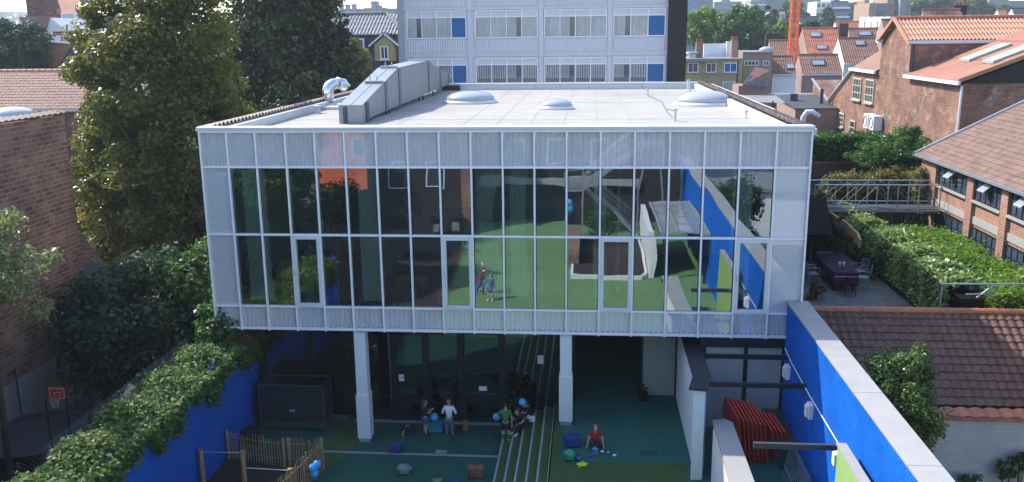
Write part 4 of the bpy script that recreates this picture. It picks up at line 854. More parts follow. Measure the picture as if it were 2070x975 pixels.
ballthing('pale blue ball held against the green boy\'s hip', (9.03, .22, .92), .13); ballthing('mid blue ball resting on the teal box by the glass doors', (6.82, 1.0, .5), .15)
ballthing('blue ball held up above the crouching children', (9.84, .62, 1.28), .13)
tbx = thing('toy_box', 'teal lidded box holding a ball near the glass doors', 'box', (6.85, 1.0, 0)); MB().box(6.62, 7.1, .85, 1.15, 0, .3).build('body', M['bagteal'], tbx, bevel=.02); MB().box(6.6, 7.12, .83, 1.17, .302, .345).build('lid', M['bagteal'], tbx, bevel=.01)
def bag(name, label, c, s, mat, cat='bag', flat=False, trim='black', rz=.2):
    t = thing(name, label, cat, c, None, rz); b = MB().ball((0, 0, s[2]*.48), s[0]/2, s[1]/2, s[2]/2, 14, 8) if flat else MB().box(-s[0]/2, s[0]/2, -s[1]/2, s[1]/2, .01, s[2])
    o = b.build('bag_body', M[mat], t, smooth=flat, bevel=0 if flat else .04)
    d = o.modifiers.new('lumps', 'DISPLACE') if flat else None
    if d: tx = bpy.data.textures.new('lumps', 'CLOUDS'); tx.noise_scale = .12; d.texture = tx; d.strength = s[2]*.4; d.mid_level = .5
    MB().box(-s[0]*.3, s[0]*.3, -s[1]/2-.02, -s[1]/2-.002, s[2]*.2, s[2]*.62).build('pocket', M[mat], t, bevel=.01); MB().tube([(-s[0]*.3, -s[1]*.5, s[2]*.8), (-s[0]*.42, -s[1]*.9, s[2]*.35), (-s[0]*.3, -s[1]*.8, .02)], .014, 6).build('strap', M[trim], t)
    MB().tube([(-.05, 0, s[2]), (-.04, 0, s[2]+.06), (.04, 0, s[2]+.06), (.05, 0, s[2])], .01, 6).build('handle', M[trim], t)
bag('backpack', 'dark bag with a yellow green strap lying by the glass doors', (5.95, .75, .0), (.42, .3, .22), 'cnavy', trim='cyel'); bag('backpack', 'dark schoolbag with a red tag on the grey court line', (5.85, -.6, .0), (.42, .3, .26), 'bagnavy', trim='cred', rz=-.2)
bag('backpack', 'crumpled grey green rucksack on the dark green floor', (6.4, -2.0, 0), (.48, .38, .3), 'baggrey', flat=True); bag('satchel', 'brown and navy satchel standing near the foot of the steps', (8.62, -2.1, 0), (.5, .26, .36), 'cbrown', 'satchel', rz=0.02)
bag('satchel', 'brown satchel leaning beside the glass door behind the child in white', (7.85, 1.05, 0), (.22, .2, .38), 'cbrown', 'satchel'); bag('backpack', 'square navy backpack on the teal floor left of the red shirted child', (11.5, -1.45, .79), (.5, .34, .36), 'bagnavy')
bag('bundle', 'shiny green bundle on the floor beside the steps', (11.45, -2.32, .795), (.38, .34, .3), 'baggreen', 'bundle', True); bag('bundle', 'small bright yellow green cloth dropped on the olive floor', (11.83, -2.68, .797), (.34, .2, .06), 'cyel', 'cloth', True, 'cyel'); bag('bundle', 'little light blue cloth next to the green bundle', (11.72, -2.36, .797), (.18, .14, .12), 'bluef', 'cloth', True)
bag('bundle', 'light green cloth at the bottom edge of the lower court', (7.5, -2.5, 0), (.36, .24, .12), 'lawn', 'cloth', True); bag('bundle', 'navy coat dropped at the bottom edge of the lower court', (8.05, -2.55, 0), (.42, .3, .14), 'bagnavy', 'coat', True); bag('bundle', 'dark shoe pair on the lower court behind the child in white', (7.55, .22, 0), (.16, .12, .06), 'shoeb', 'shoes', True)
bk = thing('toy_bucket', 'small blue toy bucket in front of the sitting child', 'bucket', (12.2, -1.95, .79)); MB().lathe((12.2, -1.95, .795), [(.06, 0), (.08, .16), (.088, .165), (.07, .15)], 16).build('pail', M['bluebal'], bk, smooth=True); MB().tube([(12.12, -1.95, .95), (12.2, -1.95, 1.03), (12.28, -1.95, .95)], .005, 5).build('handle', M['white'], bk)
for i, (x, y, mt, lbl) in enumerate([(12.42, -1.85, 'paper', 'crumpled pale cloth by the sitting child'), (12.6, -1.9, 'bluebal', 'tiny blue toy right of the sitting child'), (12.78, -2.08, 'cwhite', 'small white toy lying right of the blue toy'), (12.1, -2.12, 'bluef', 'dark blue toy in front of the blue bucket')]):
    o = MB().ball((0, 0, .03), .06, .045, .035, 10, 6).build('toy', M[mt], None, smooth=True); o.location = (x, y, .80); tag(o, lbl, 'toy')
pb = thing('plant_pot', 'dark pot with a dead plant beside the pale service door', 'plant pot', (13.85, 2.1, .79)); MB().lathe((13.85, 2.15, .8), [(.13, 0), (.17, .26), (.18, .28), (.14, .26)], 18).build('pot', M['rubber'], pb, smooth=True); Pp, Nn, _ = clumpy((13.85, 2.15, 1.2), (.2, .2, .18), 10, 30, .08, .3); leaves_mesh('leaves', Pp, Nn, .05, L_dark, pb, (13.85, 2.1, .79))

# ================================================================== RIGHT: FRONT ROOF, TERRACE, HEDGES
rh = thing('brown_tiled_shed', 'low outbuilding with a dark brown pantile roof and white brick front', 'shed', (24, -1, 0))
MB().box(18.62, 38, -2.0, .9, 0, 2.38).build('wall', M['whitewall'], rh)
MB().extr([(-1.95, 2.385), (1.0, 2.385), (1.0, 4.2)], 'x', 18.65, 38).build('gable', M['brickG'], rh)
tiles((18.62, -2.0, 2.62), (1, 0, 0), (0, 3.1, 1.8), 19.4, 3.58, .26, .30, .045, .03, 'pantile_roof', M['tileB'], rh, sub=6)
ridge((18.62, 1.12, 4.46), (38, 1.12, 4.46), .11, 'ridge_tiles', M['tileO'], rh, .38)
yw = thing('white_brick_wall', 'white painted brick garden wall with orange cap tiles below the brown roof', 'wall', (27, -2.6, 0))
MB().box(19.5, 38, -2.55, -2.2, -.02, 2.54).build('brickwork', M['whitewall'], yw)
m = MB()
for k in range(46):
    x = 19.5+k*.4; m.extr([(x+.01, 2.35), (x+.05, 2.44), (x+.36, 2.42), (x+.42, 2.34)], 'y', -2.62, -2.12) if False else m.grid(lambda i, j, x=x: (x+.41*i/4, -2.64+.56*j/1, 2.56+.05*math.sin(math.pi*i/4)+.03*(j == 1)-.012*(i/4)), 4, 1)
    m.quad((x, -2.64, 2.56), (x+.41, -2.64, 2.55), (x+.41, -2.64, 2.45), (x, -2.64, 2.45))
m.build('cap_tiles', M['tileO'], yw)
tree('evergreen_bush', 'tall glossy evergreen bush beside the blue wall coping', (20.15, -3.9, 0), 5, (.98, .9, 1.75), 3.3, L_bush, 260, 90, .09, .24, .06, None, .55, 'bush', flat=1.0, egg=.25)
for i, (px, py, hh, lb) in enumerate([(1965, 968, .9, 'leafy climber sprouting at the left foot of the white wall'), (2035, 950, 1.2, 'dark leafy sprig in the middle of the white wall foot'), (2068, 925, 1.4, 'taller leafy sprig at the right edge by the white wall')]):
    c = A(px, py, -2.85); shrub('climbing_plant', lb, (c[0], c[1], 0), (c[0], c[1], c[2]-.1), (.3, .15, hh*.35), L_mid, 16, 45, .08, .12, 'plant', None, .2, 3)
# terrace
struct('terrace', MB().box(18.62, 23.5, 1.2, 12.9, 3.2, 3.44), M['cement'])
dk = thing('terrace_decking', 'weathered grey plank decking of the shaded roof terrace', 'decking', (21, 6, 3.44))
m = MB()
for k in range(78): m.box(18.65, 23.42, 1.25+k*.149, 1.25+k*.149+.14, 3.442, 3.5-.004*(k % 2))
m.build('planks', M['deck'], dk)
tag(MB().box(23.46, 23.66, 1.2, 12.9, 3.442, 3.78).build('terrace_kerb', M['black'], None), 'black upstand along the right edge of the terrace', 'kerb')
sh = thing('timber_shelter', 'dark stained timber shelter at the back of the terrace', 'shelter', (20.4, 12, 3.5))
for x in (19.0, 20.6, 21.5): MB().box(x-.08, x+.08, 10.9, 11.1, 3.5, 5.5).build('post', M['woodd'], sh)
for k in range(9): MB().box(18.8, 21.4, 11.2, 11.25, 3.5+k*.22, 3.5+k*.22+.2).build('board', M['woodd'], sh)
for k in range(6): MB().bar((18.9+k*.6, 8.6, 5.15), (19.1+k*.6, 14, 5.75), .07, .12).build('rafter', M['woodd'], sh)
MB().quad((18.7, 8.4, 5.25), (21.5, 8.4, 5.2), (22.6, 14, 5.8), (18.7, 14, 5.85)).quad((18.7, 8.4, 5.3), (18.7, 14, 5.9), (22.6, 14, 5.85), (21.5, 8.4, 5.25)).build('roof', M['woodd'], sh)
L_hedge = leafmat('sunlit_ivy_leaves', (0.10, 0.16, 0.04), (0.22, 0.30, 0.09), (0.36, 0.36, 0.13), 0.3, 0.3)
cf2 = thing('curved_fascia', 'curved pale timber edge beam under the ivy above the terrace', 'beam', (22.5, 12, 5))
ptsf = [onp for onp in [(22.5, 8.2, 4.95), (22.6, 8.9, 5.05), (22.6, 10.5, 5.15), (22.45, 12.5, 5.2), (22.2, 15, 5.25), (21.8, 18, 5.25)]]
for a, b in zip(ptsf[:-1], ptsf[1:]): MB().bar(a, b, .1, .34).build('beam_segment', M['wood'], cf2)
n = 26000; yy = np.random.uniform(2.2, 20, n); u = np.random.rand(n); wdt = .75
lump = .12*np.sin(yy*2.3)+.08*np.sin(yy*5.1+2)+.05*np.sin(yy*11)
side = np.random.rand(n) < .5
X = np.where(side, 23.55-.12*np.random.rand(n)-lump*.6, 23.5+np.random.rand(n)*1.0); Z = np.where(side, 4.95+lump-u*1.25, 4.98+lump+.14*np.sin((X-23.5)*3.1))
X = X-np.clip(yy-9, 0, 20)*.07
iv2 = ivy('ivy_hedge', 'long sunlit ivy hedge running along the terrace edge', 'hedge', np.stack([X, yy, Z], 1)+np.random.normal(0, .06, (n, 3)), L_hedge, .16, org=(23.9, 10, 4), normal=(-.5, -.1, .9))
MB().box(23.7, 24.4, 1.5, 13, 0, 4.75).build('trellis_wall', M['woodd'], iv2)
n = 30000; P_ = scatter_box(n, (24.6, 26.9), (1.4, 11.6), (3.6, 4.75), .3, 1.1)
iv3 = ivy('ivy_canopy', 'broad bright green creeper canopy between the hedge and the workshop', 'creeper', P_, L_light, .15, org=(25.7, 6, 3.6), normal=(0, -.1, 1)); MB().box(24.9, 26.6, 1.8, 11.3, 3.4, 4.4).build('trellis', M['woodd'], iv3)
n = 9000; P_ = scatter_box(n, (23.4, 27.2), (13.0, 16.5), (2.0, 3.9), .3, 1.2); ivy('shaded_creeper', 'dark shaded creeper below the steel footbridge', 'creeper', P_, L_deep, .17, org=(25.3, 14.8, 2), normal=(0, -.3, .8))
rl = thing('steel_railing', 'galvanised railing standing in the creeper at the right edge', 'railing', (24.5, 1.9, 4.2))
MB().tube([(22.95+.15, 1.7, 5.18), (27, 1.7, 5.22)], .03, 8).build('top_rail', M['steel'], rl); MB().tube([(23.9, 1.7, 4.85), (27, 1.7, 4.88)], .022, 8).build('lower_rail', M['steel'], rl)
for x in (23.15, 24.6, 26.1): MB().tube([(x, 1.7, 3.9), (x, 1.7, 5.19)], .028, 8).build('post', M['steel'], rl)
MB().tube([(24.2, 1.7, 4.7), (24.75, 1.7, 5.19)], .025, 8).build('brace', M['steel'], rl)
# terrace furniture
tt = thing('terrace_table', 'long table under a purple patterned cloth on the terrace', 'table', (21.6, 7.6, 3.5))
MB().box(21.15, 21.95, 6.5, 9.3, 4.2, 4.24).build('tabletop', M['woodd'], tt)
for x in (21.22, 21.88):
    for y in (6.6, 9.2): MB().box(x-.03, x+.03, y-.03, y+.03, 3.5, 4.2).build('leg', M['woodd'], tt)
cl = thing('tablecloth', 'purple tablecloth hanging over the long terrace table', 'tablecloth', (21.6, 7.6, 4.25)); m = MB()
m.grid(lambda i, j: (21.1+.9*i/18, 6.42+2.96*j/30, 4.255+.004*math.sin(i*2)), 18, 30)
def hang(fn, n): m.grid(lambda i, j: fn(i/n, j/5), n, 5)
hang(lambda t, s: (21.1+.9*t, 6.42-.03*s-.03*s*math.sin(t*20), 4.255-.5*s), 36); hang(lambda t, s: (21.1-.03*s-.03*s*math.sin(t*50), 6.42+2.96*t, 4.255-.35*s), 60); hang(lambda t, s: (22.0+.03*s+.03*s*math.sin(t*50), 6.42+2.96*t, 4.255-.35*s), 60)
m.build('cloth', M['purple'], cl)
for z in (3.86, 3.98, 4.1): MB().box(21.12, 21.98, 6.355, 6.365, z, z+.018).build('stripe', M['cpink'] if z < 4 else M['cwhite'], cl)
for i, x in enumerate((21.5, 21.66)): j_ = thing('glass_jar', ['left', 'right'][i]+' pale jar standing on the purple tablecloth', 'jar', (x, 7.2, 4.26)); MB().lathe((x, 7.2, 4.262), [(.05, 0), (.055, .15), (.05, .17)], 14).build('jar_body', M['frost'], j_, smooth=True); MB().lathe((x, 7.2, 4.434), [(.052, 0), (.052, .03)], 14).build('lid', M['curtain'], j_)
CG = 'metal armchairs on the terrace'
chair('metal garden armchair at the near right of the terrace table', 22.35, 7.0, 3.5, 1.3, 'steelb', CG, 1.05, True); chair('metal garden armchair farther along the right of the terrace table', 22.45, 7.9, 3.5, 1.9, 'steelb', CG, 1.05, True); chair('slatted metal garden chair left of the terrace table', 20.55, 7.4, 3.5, -1.4, 'steelb', CG, 1.1, True); chair('dark chair pushed under the near end of the terrace table', 21.55, 6.0, 3.5, 0.01, 'woodd', CG, 1.0)
def potted(label, x, y, z, r, h, potm, c, rad, mat, nc=30, per=60, leaf=.08, spread=.15):
    t = thing('potted_plant', label, 'potted plant', (x, y, z)); MB().lathe((x, y, z), [(r*.7, 0), (r, h), (r*1.08, h+.02), (r*.9, h+.02), (r*.85, h-.06)], 20).build('pot', M[potm], t, smooth=True)
    Pp, N, C = clumpy(c, rad, nc, per, spread, .2); leaves_mesh('leaves', Pp, N, leaf, mat, t, (x, y, z)); m = MB()
    for i in range(5): m.tube([(x, y, z+h-.05), ((x+C[i][0])/2, (y+C[i][1])/2, (z+h+C[i][2])/2), C[i]], .018, 6, .006)
    m.build('stems', M['bark'], t)
potted('tall shrub in a blue glazed pot at the back of the terrace', 22.2, 10.4, 3.5, .27, .48, 'bluepot', (22.3, 10.5, 4.9), (.6, .5, .75), L_dark, 40)
potted('small plant in a terracotta pot by the terrace kerb', 23.1, 8.2, 3.5, .17, .25, 'terra', (23.1, 8.2, 4.15), (.3, .3, .35), L_dark, 24); potted('second terracotta pot plant farther along the kerb', 23.0, 9.3, 3.5, .15, .22, 'terra', (23.0, 9.3, 4.0), (.25, .3, .3), L_dark, 20)
shrub('dry_grass_plant', 'dry brown tufted plant beside the left terrace chair', (20.3, 5.6, 3.5), (20.3, 5.6, 3.8), (.35, .35, .3), L_red, 16, 60, .1, .14, 'plant')
# footbridge
fb = thing('footbridge', 'galvanised steel footbridge spanning to the brick workshop', 'footbridge', (25, 14, 5.2))
xa, xb = 22.0, 27.45
MB().box(xa, xb, 13.6, 14.8, 5.22, 5.3).build('deck', M['darkgrey'], fb)
for y in (13.55, 14.85):
    MB().box(xa, xb, y-.04, y+.04, 5.16, 5.26).build('stringer', M['steelb'], fb); MB().tube([(xa, y, 6.38), (xb, y, 6.38)], .028, 8).build('handrail', M['steel'], fb); MB().tube([(xa, y, 5.42), (xb, y, 5.42)], .025, 8).build('lower_rail', M['steel'], fb)
    N_ = 6
    for k in range(N_+1): x = xa+(xb-xa-.04)*k/N_; MB().box(x-.02, x+.02, y-.02, y+.02, 5.16, 6.38).build('post', M['steelb'], fb)
    for k in range(N_):
        x0 = xa+(xb-xa)*k/N_; x1 = xa+(xb-xa)*(k+1)/N_; up = k < 3
        MB().tube([(x0, y, 5.42 if up else 6.36), (x1, y, 6.36 if up else 5.42)], .015, 6).build('diagonal', M['steelb'], fb)
# garden wall, hedge behind
gw = thing('garden_brick_wall', 'sooty old brick garden wall behind the footbridge', 'wall', (26, 20, 0)); MB().box(19.5, 31.9, 20, 20.4, -.02, 7.15).build('brickwork', M['brickG'], gw); MB().box(19.5, 31.9, 19.95, 20.45, 6.42, 6.55).build('string_course', M['brickO'], gw); MB().box(26.6, 26.75, 19.85, 19.998, 3, 7.1).build('downpipe', M['black'], gw); MB().box(22.5, 23.35, 19.88, 19.999, 4.8, 6.4).build('plaster_patch', M['cement'], gw)
n = 17000; P_ = scatter_box(n, (21.5, 27.2), (19.7, 21.0), (6.7, 7.7), .28, 1.5); ivy('hedge', 'dense dark hedge on top of the sooty brick wall', 'hedge', P_, L_mid, .16, org=(24.5, 20.4, 7), normal=(0, -.2, .7)); 
shrub('feathery_tree', 'fresh green feathery small tree in front of the brick gable wall', (27.2, 18.4, 0), (26.8, 18.2, 7.15), (1.85, 1.3, .85), L_mid, 150, 110, .11, .42, 'tree', None, .3, 10, .5)
shrub('feathery_tree', 'small upright top of feathery green foliage against the lit brick wall', (27.6, 19.0, 0), (27.7, 19.0, 7.9), (.6, .6, .55), L_mid, 40, 90, .11, .3, 'tree', None, .3, 6)
shrub('yellowing_shrub', 'yellowing shrub by the corner of the workshop', (27.0, 16.9, 0), (26.6, 16.8, 6.0), (1.45, .9, .8), L_yel, 90, 100, .13, .38, 'shrub', None, .3, 8)
shrub('yellowing_shrub', 'light yellow green shrub behind the middle of the footbridge', (24.7, 16.7, 0), (24.5, 16.6, 5.8), (1.5, .8, .6), L_yel, 80, 100, .13, .36, 'shrub', None, .3, 8)
shrub('climbing_creeper', 'creeper climbing the end pier of the workshop', (27.3, 15.2, 0), (27.25, 15.5, 5.6), (.4, .5, 1.6), L_yel, 50, 80, .12, .3, 'creeper', None, .3, 4)
# workshop
wk = thing('brick_workshop', 'red brick workshop with dark gridded windows and a big brown tiled roof', 'building', (32, 6, 0)); X0 = 27.5
MB().box(27.62, 44, -8, 16.3, -.02, 7.35).build('wall', M['brickO'], wk)
MB().box(27.57, 27.622, -8, 16.28, 5.32, 5.62).build('concrete_band', M['cement'], wk)
bays = [(11.2, 14.3), (8.05, 10.45), (5.0, 7.35), (1.9, 4.2), (-1.2, 1.1)]
for k, y in enumerate([(14.5, 16.3), (10.5, 11.1), (7.42, 7.98), (4.3, 4.9), (1.2, 1.8)]): MB().box(X0-.02, 27.619, y[0], y[1], -.02, 7.34).build('pier', M['brickO'], wk)
for k, (a, b) in enumerate(bays):
    w_ = win_x(wk, a, b, 6.3, 7.2, 27.6, M['black'], M['pane'], 5, 2, .05, .06, 'window', M['cement'])
    MB().bar((27.56, (a+b)/2-.35, 7.1), (27.2, (a+b)/2-.35, 6.78), .02, .55) if False else None
    v = MB(); yc = (a+b)/2; v.quad((27.53, yc-.3, 7.12), (27.53, yc+.3, 7.12), (27.22, yc+.3, 6.84), (27.22, yc-.3, 6.84)); v.quad((27.54, yc-.3, 7.14), (27.22, yc-.3, 6.87), (27.22, yc+.3, 6.87), (27.54, yc+.3, 7.14)); v.build('open_vent', M['palepane'], w_)
    win_x(wk, a, b, 4.3, 5.2, 27.6, M['black'], M['pane'], 5, 2, .05, .06, 'window')
tiles((27.3, -8, 7.38), (0, 1, 0), (3.9, 0, 2.0), 24.5, 12.5, .28, .3, .035, .025, 'tiled_roof', M['tileR'], wk, sub=3)
MB().box(27.2, 27.3, -8, 16.55, 7.28, 7.4).build('gutter', M['steel'], wk); MB().bar((27.25, 16.58, 7.42), (38.4, 16.58, 13.14), .1, .12).build('verge_flashing', M['steel'], wk)
MB().extr([(27.62, 7.36), (38.4, 12.9), (38.4, 7.36)], 'y', 16.0, 16.3).build('gable_top', M['brickO'], wk)
rwn = thing('roof_window', 'white framed roof window at the right edge of the workshop roof', 'roof window', (31, 8, 9)); c = A(2062, 268, 11)
MB().box(-.5, .5, -.35, .35, 0, .12).build('frame', M['white'], rwn); rwn.location = (31.0, 9.2, 9.42); rwn.rotation_euler = (0, -R(27), 0); ORG[rwn.name] = (0, 0, 0); rwn.children[0].data.transform(Matrix.Translation((31, 8, 9)))
# BIG brick building
bgb = thing('brick_warehouse', 'large brown brick warehouse with a gable and terracotta corrugated roofs', 'building', (40, 35, 0)); XB = 32.0
MB().extr([(23.9, 0), (23.9, 10.2), (32.3, 10.2), (32.3, 0)], 'x', XB+.01, 60).build('front_wing', M['brickR'], bgb)
MB().extr([(32.31, 0), (32.31, 12.4), (32.9, 12.5), (35.2, 13.62), (37.6, 12.45), (38.1, 12.3), (38.1, 0)], 'x', XB, 60).build('gable_block', M['brickR'], bgb)
MB().extr([(38.11, 0), (38.11, 10.25), (44.2, 10.25), (50.5, 7.35), (50.9, 7.2), (53.5, 8.0), (56.4, 8.8), (57, 0)], 'x', XB+.012, 45).build('rear_wing', M['brickR'], bgb)
def corr(O, U, V, W, L, pitch, amp, name, mat, par):
    O, U, V = Vector(O), Vector(U).normalized(), Vector(V).normalized(); N = U.cross(V).normalized(); N = -N if N.z < 0 else N; k = int(W/pitch)*6
    m = MB(); nv = 4
    for j in range(nv):
        m.grid(lambda i, t: O+U*(W*i/k)+V*(L*(j+t*1.02)/nv)+N*(amp*math.sin(2*math.pi*i/6)+.03*(1-t)+.02), k, 1)
    return m.build(name, mat, par, smooth=False)
corr((31.75, 32.35, 12.42), (1, 0, 0), (0, 2.85, 1.35), 28, 3.12, .235, .05, 'corrugated_roof', M['corr'], bgb)
corr((31.75, 38.1, 12.35), (1, 0, 0), (0, -2.9, 1.4), 28, 3.2, .235, .05, 'corrugated_roof', M['corr'], bgb)
ridge((31.7, 35.2, 13.85), (60, 35.2, 13.85), .12, 'ridge_cap', M['tileO'], bgb, .6)
MB().bar((31.75, 32.2, 12.36), (31.75, 35.2, 13.82), .14, .2).bar((31.75, 38.2, 12.36), (31.75, 35.2, 13.82), .14, .2).build('verge_board', M['corr'], bgb)
MB().box(31.7, 60, 32.12, 32.30, 12.22, 12.42).build('gutter', M['coping'], bgb); MB().box(31.68, 31.98, 37.9, 38.4, 12.25, 12.45).build('gutter_end', M['white'], bgb)
MB().tube([(32.15, 32.22, 12.3), (32.15, 32.22, 10.4)], .07, 8).build('downpipe', M['slate'], bgb)
# lower mono pitch wing roof rising to the right
corr((31.75, 23.75, 10.30), (0, 1, 0), (5.2, 0, 2.05), 8.5, 11, .8, .025, 'lower_roof', M['corr2'], bgb)
MB().box(31.62, 31.76, 23.6, 32.2, 10.14, 10.33).build('white_gutter', M['white'], bgb); MB().bar((31.7, 23.72, 10.36), (42.0, 23.72, 14.36), .1, .2).build('rake_board', M['wood'], bgb)
MB().extr([(32.01, 10.2), (42.0, 10.2), (42.0, 14.1)], 'y', 23.9, 24.2).build('rake_wall', M['brickD'], bgb)
MB().tube([(31.93, 23.8, 10.1), (31.93, 23.8, 6.4)], .07, 8).build('downpipe', M['white'], bgb)
for (y, lb) in ((28.9, 0), (25.7, 0)):
    a = 5.0; sl_ = 2.05/5.2; z0 = 10.34+ (2.15)*sl_+.16
    mm = MB(); mm.quad((33.9, y-.75, z0), (33.9, y+.75, z0), (36.2, y+.75, z0+2.3*sl_), (36.2, y-.75, z0+2.3*sl_))
    for s0, s1 in (((33.9, y-.75, z0), (36.2, y-.75, z0+2.3*sl_)), ((33.9, y+.75, z0), (36.2, y+.75, z0+2.3*sl_))): mm.quad(s0, s1, (s1[0], s1[1], s1[2]-.14), (s0[0], s0[1], s0[2]-.14))
    mm.quad((33.9, y-.75, z0), (33.9, y+.75, z0), (33.9, y+.75, z0-.14), (33.9, y-.75, z0-.14)); mm.build('roof_light', plain('dusty_roof_light', (.30, .33, .27), .6), bgb)
MB().quad((31.8, 38.3, 10.3), (31.8, 44.3, 10.3), (34.5, 44.3, 12.0), (34.5, 38.3, 12.0)).build('lean_to_roof', M['tileBr'], bgb); MB().box(31.65, 31.8, 38.2, 44.4, 10.12, 10.32).build('white_gutter', M['white'], bgb)
for (y0, y1, z0, z1, n_) in ((41.9, 43.9, 8.0, 9.6, 3), (38.9, 40.8, 8.0, 9.65, 3), (47.9, 49.3, 5.5, 6.6, 2), (45.8, 47.2, 5.6, 6.7, 2), (42.7, 44.0, 4.8, 6.4, 1)):
    win_x(bgb, y0, y1, z0, z1, XB, M['fc_beige'], M['pane'], n_, 3, .08, .08, 'window', M['cement'])
MB().bar((31.9, 44.2, 10.3), (31.9, 50.6, 7.4), .16, .12).bar((31.9, 50.6, 7.4), (31.9, 56.4, 8.9), .16, .12).build('sloping_coping', M['cement'], bgb)
for i, (y, lb) in enumerate(((38.2, 'left'), (36.9, 'right'))):
    t = thing('air_conditioner', lb+' white air conditioning unit hung on the brick warehouse wall', 'air conditioner', (31.6, y, 5.9)); MB().box(31.35, 31.95, y-.5, y+.5, 6.35, 7.35).build('casing', M['white'], t, bevel=.03); MB().tube([(31.34, y+.36*math.cos(a*.524), 6.85+.36*math.sin(a*.524)) for a in range(13)], .03, 6).build('fan_ring', M['darkgrey'], t)
MB().box(31.985, 31.995, 30, 31.2, 10.6, 10.7) 
cp = thing('curved_vent_pipe', 'pale curved vent pipe rising behind the right roof edge', 'vent', (21, 14, 6)); c = A(1640, 232, 16)
MB().tube([(c[0]-.35, 16, c[2]-1.2), (c[0]-.35, 16, c[2]-.1), (c[0]-.2, 16, c[2]+.12), (c[0]+.05, 16, c[2]+.12), (c[0]+.25, 16, c[2]-.05)], .13, 14).build('pipe', M['coping'], cp, smooth=True); MB().tube([(c[0]+.22, 16, c[2]-.02), (c[0]+.3, 16, c[2]-.12)], .15, 14).build('mouth', M['steel'], cp)

# ================================================================== TREES LEFT AND CENTRE
tree('maple_tree', 'huge olive green tree towering behind the left corner of the pavilion', (-7.6, 13.5, 0), 16, (4.0, 3.7, 7.9), 8.6, L_olive, 600, 200, .2, .74, .4, None, .55, 'tree', .1, .8, 24)
tree('dark_tree', 'very dark tall tree left of the school block', (-8.3, 32.5, 0), 18, (4.9, 4.0, 8.3), 10.6, L_dark, 700, 110, .32, .95, .4, None, .55, 'tree', .1, .8, 20)
tree('dark_tree', 'dark lower tree rising just behind the left roof edge', (-5.3, 27.5, 0), 12, (3.0, 2.6, 4.0), 6.8, L_dark, 300, 110, .3, .8, .3, None, .55, 'tree', .1, .8, 12)
tree('lime_tree', 'small yellow green tree in front of the slate mansard house', (-5.3, 37.5, 0), 13, (1.75, 1.8, 3.6), 8.9, L_yel, 240, 110, .24, .6, .25, None, .5, 'tree', .15, .8, 12)
tree('branching_tree', 'pale leaved branches reaching in at the left edge over the brick wall', (-5.0, -3.9, 0), 9, (2.0, 1.8, 1.7), 6.9, L_pale, 110, 90, .13, .42, .12, None, .35, 'tree', 0, .7, 10)
tree('courtyard_tree', 'tree behind the viewer that throws shade onto the green court', (-3.2, -12.5, 0), 11, (2.7, 2.7, 3.2), 7.2, L_mid, 200, 90, .26, .7, .25, None, .4, 'tree', 0, .8, 10)
tree('courtyard_tree', 'second tree farther along the left side of the green court', (-5.5, -19, 0), 12, (3.0, 3.0, 3.4), 8.0, L_mid, 160, 90, .3, .8, .25, None, .4, 'tree', 0, .8, 10)
tree('shade_tree', 'dense dark tree far left behind the pink roofed house', (-37.4, 48, 0), 15, (3.3, 3, 3.4), 10.9, L_deep, 240, 110, .3, .75, .4, None, .55, 'tree', 0, .8, 10)
tree('shade_tree', 'dark tree at the left edge above the pink roof ridge', (-41.0, 48, 0), 15, (3.3, 3, 3.9), 11.2, L_deep, 220, 110, .3, .75, .4, None, .55, 'tree', 0, .8, 10)

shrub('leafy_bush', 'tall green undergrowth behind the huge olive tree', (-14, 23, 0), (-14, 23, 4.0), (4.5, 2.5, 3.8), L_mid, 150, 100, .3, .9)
shrub('leafy_bush', 'dark undergrowth filling the gap beside the left wall of the pavilion', (-6.5, 21, 0), (-6.5, 21, 4.2), (3.8, 2.5, 4.2), L_dark, 150, 100, .3, .9)

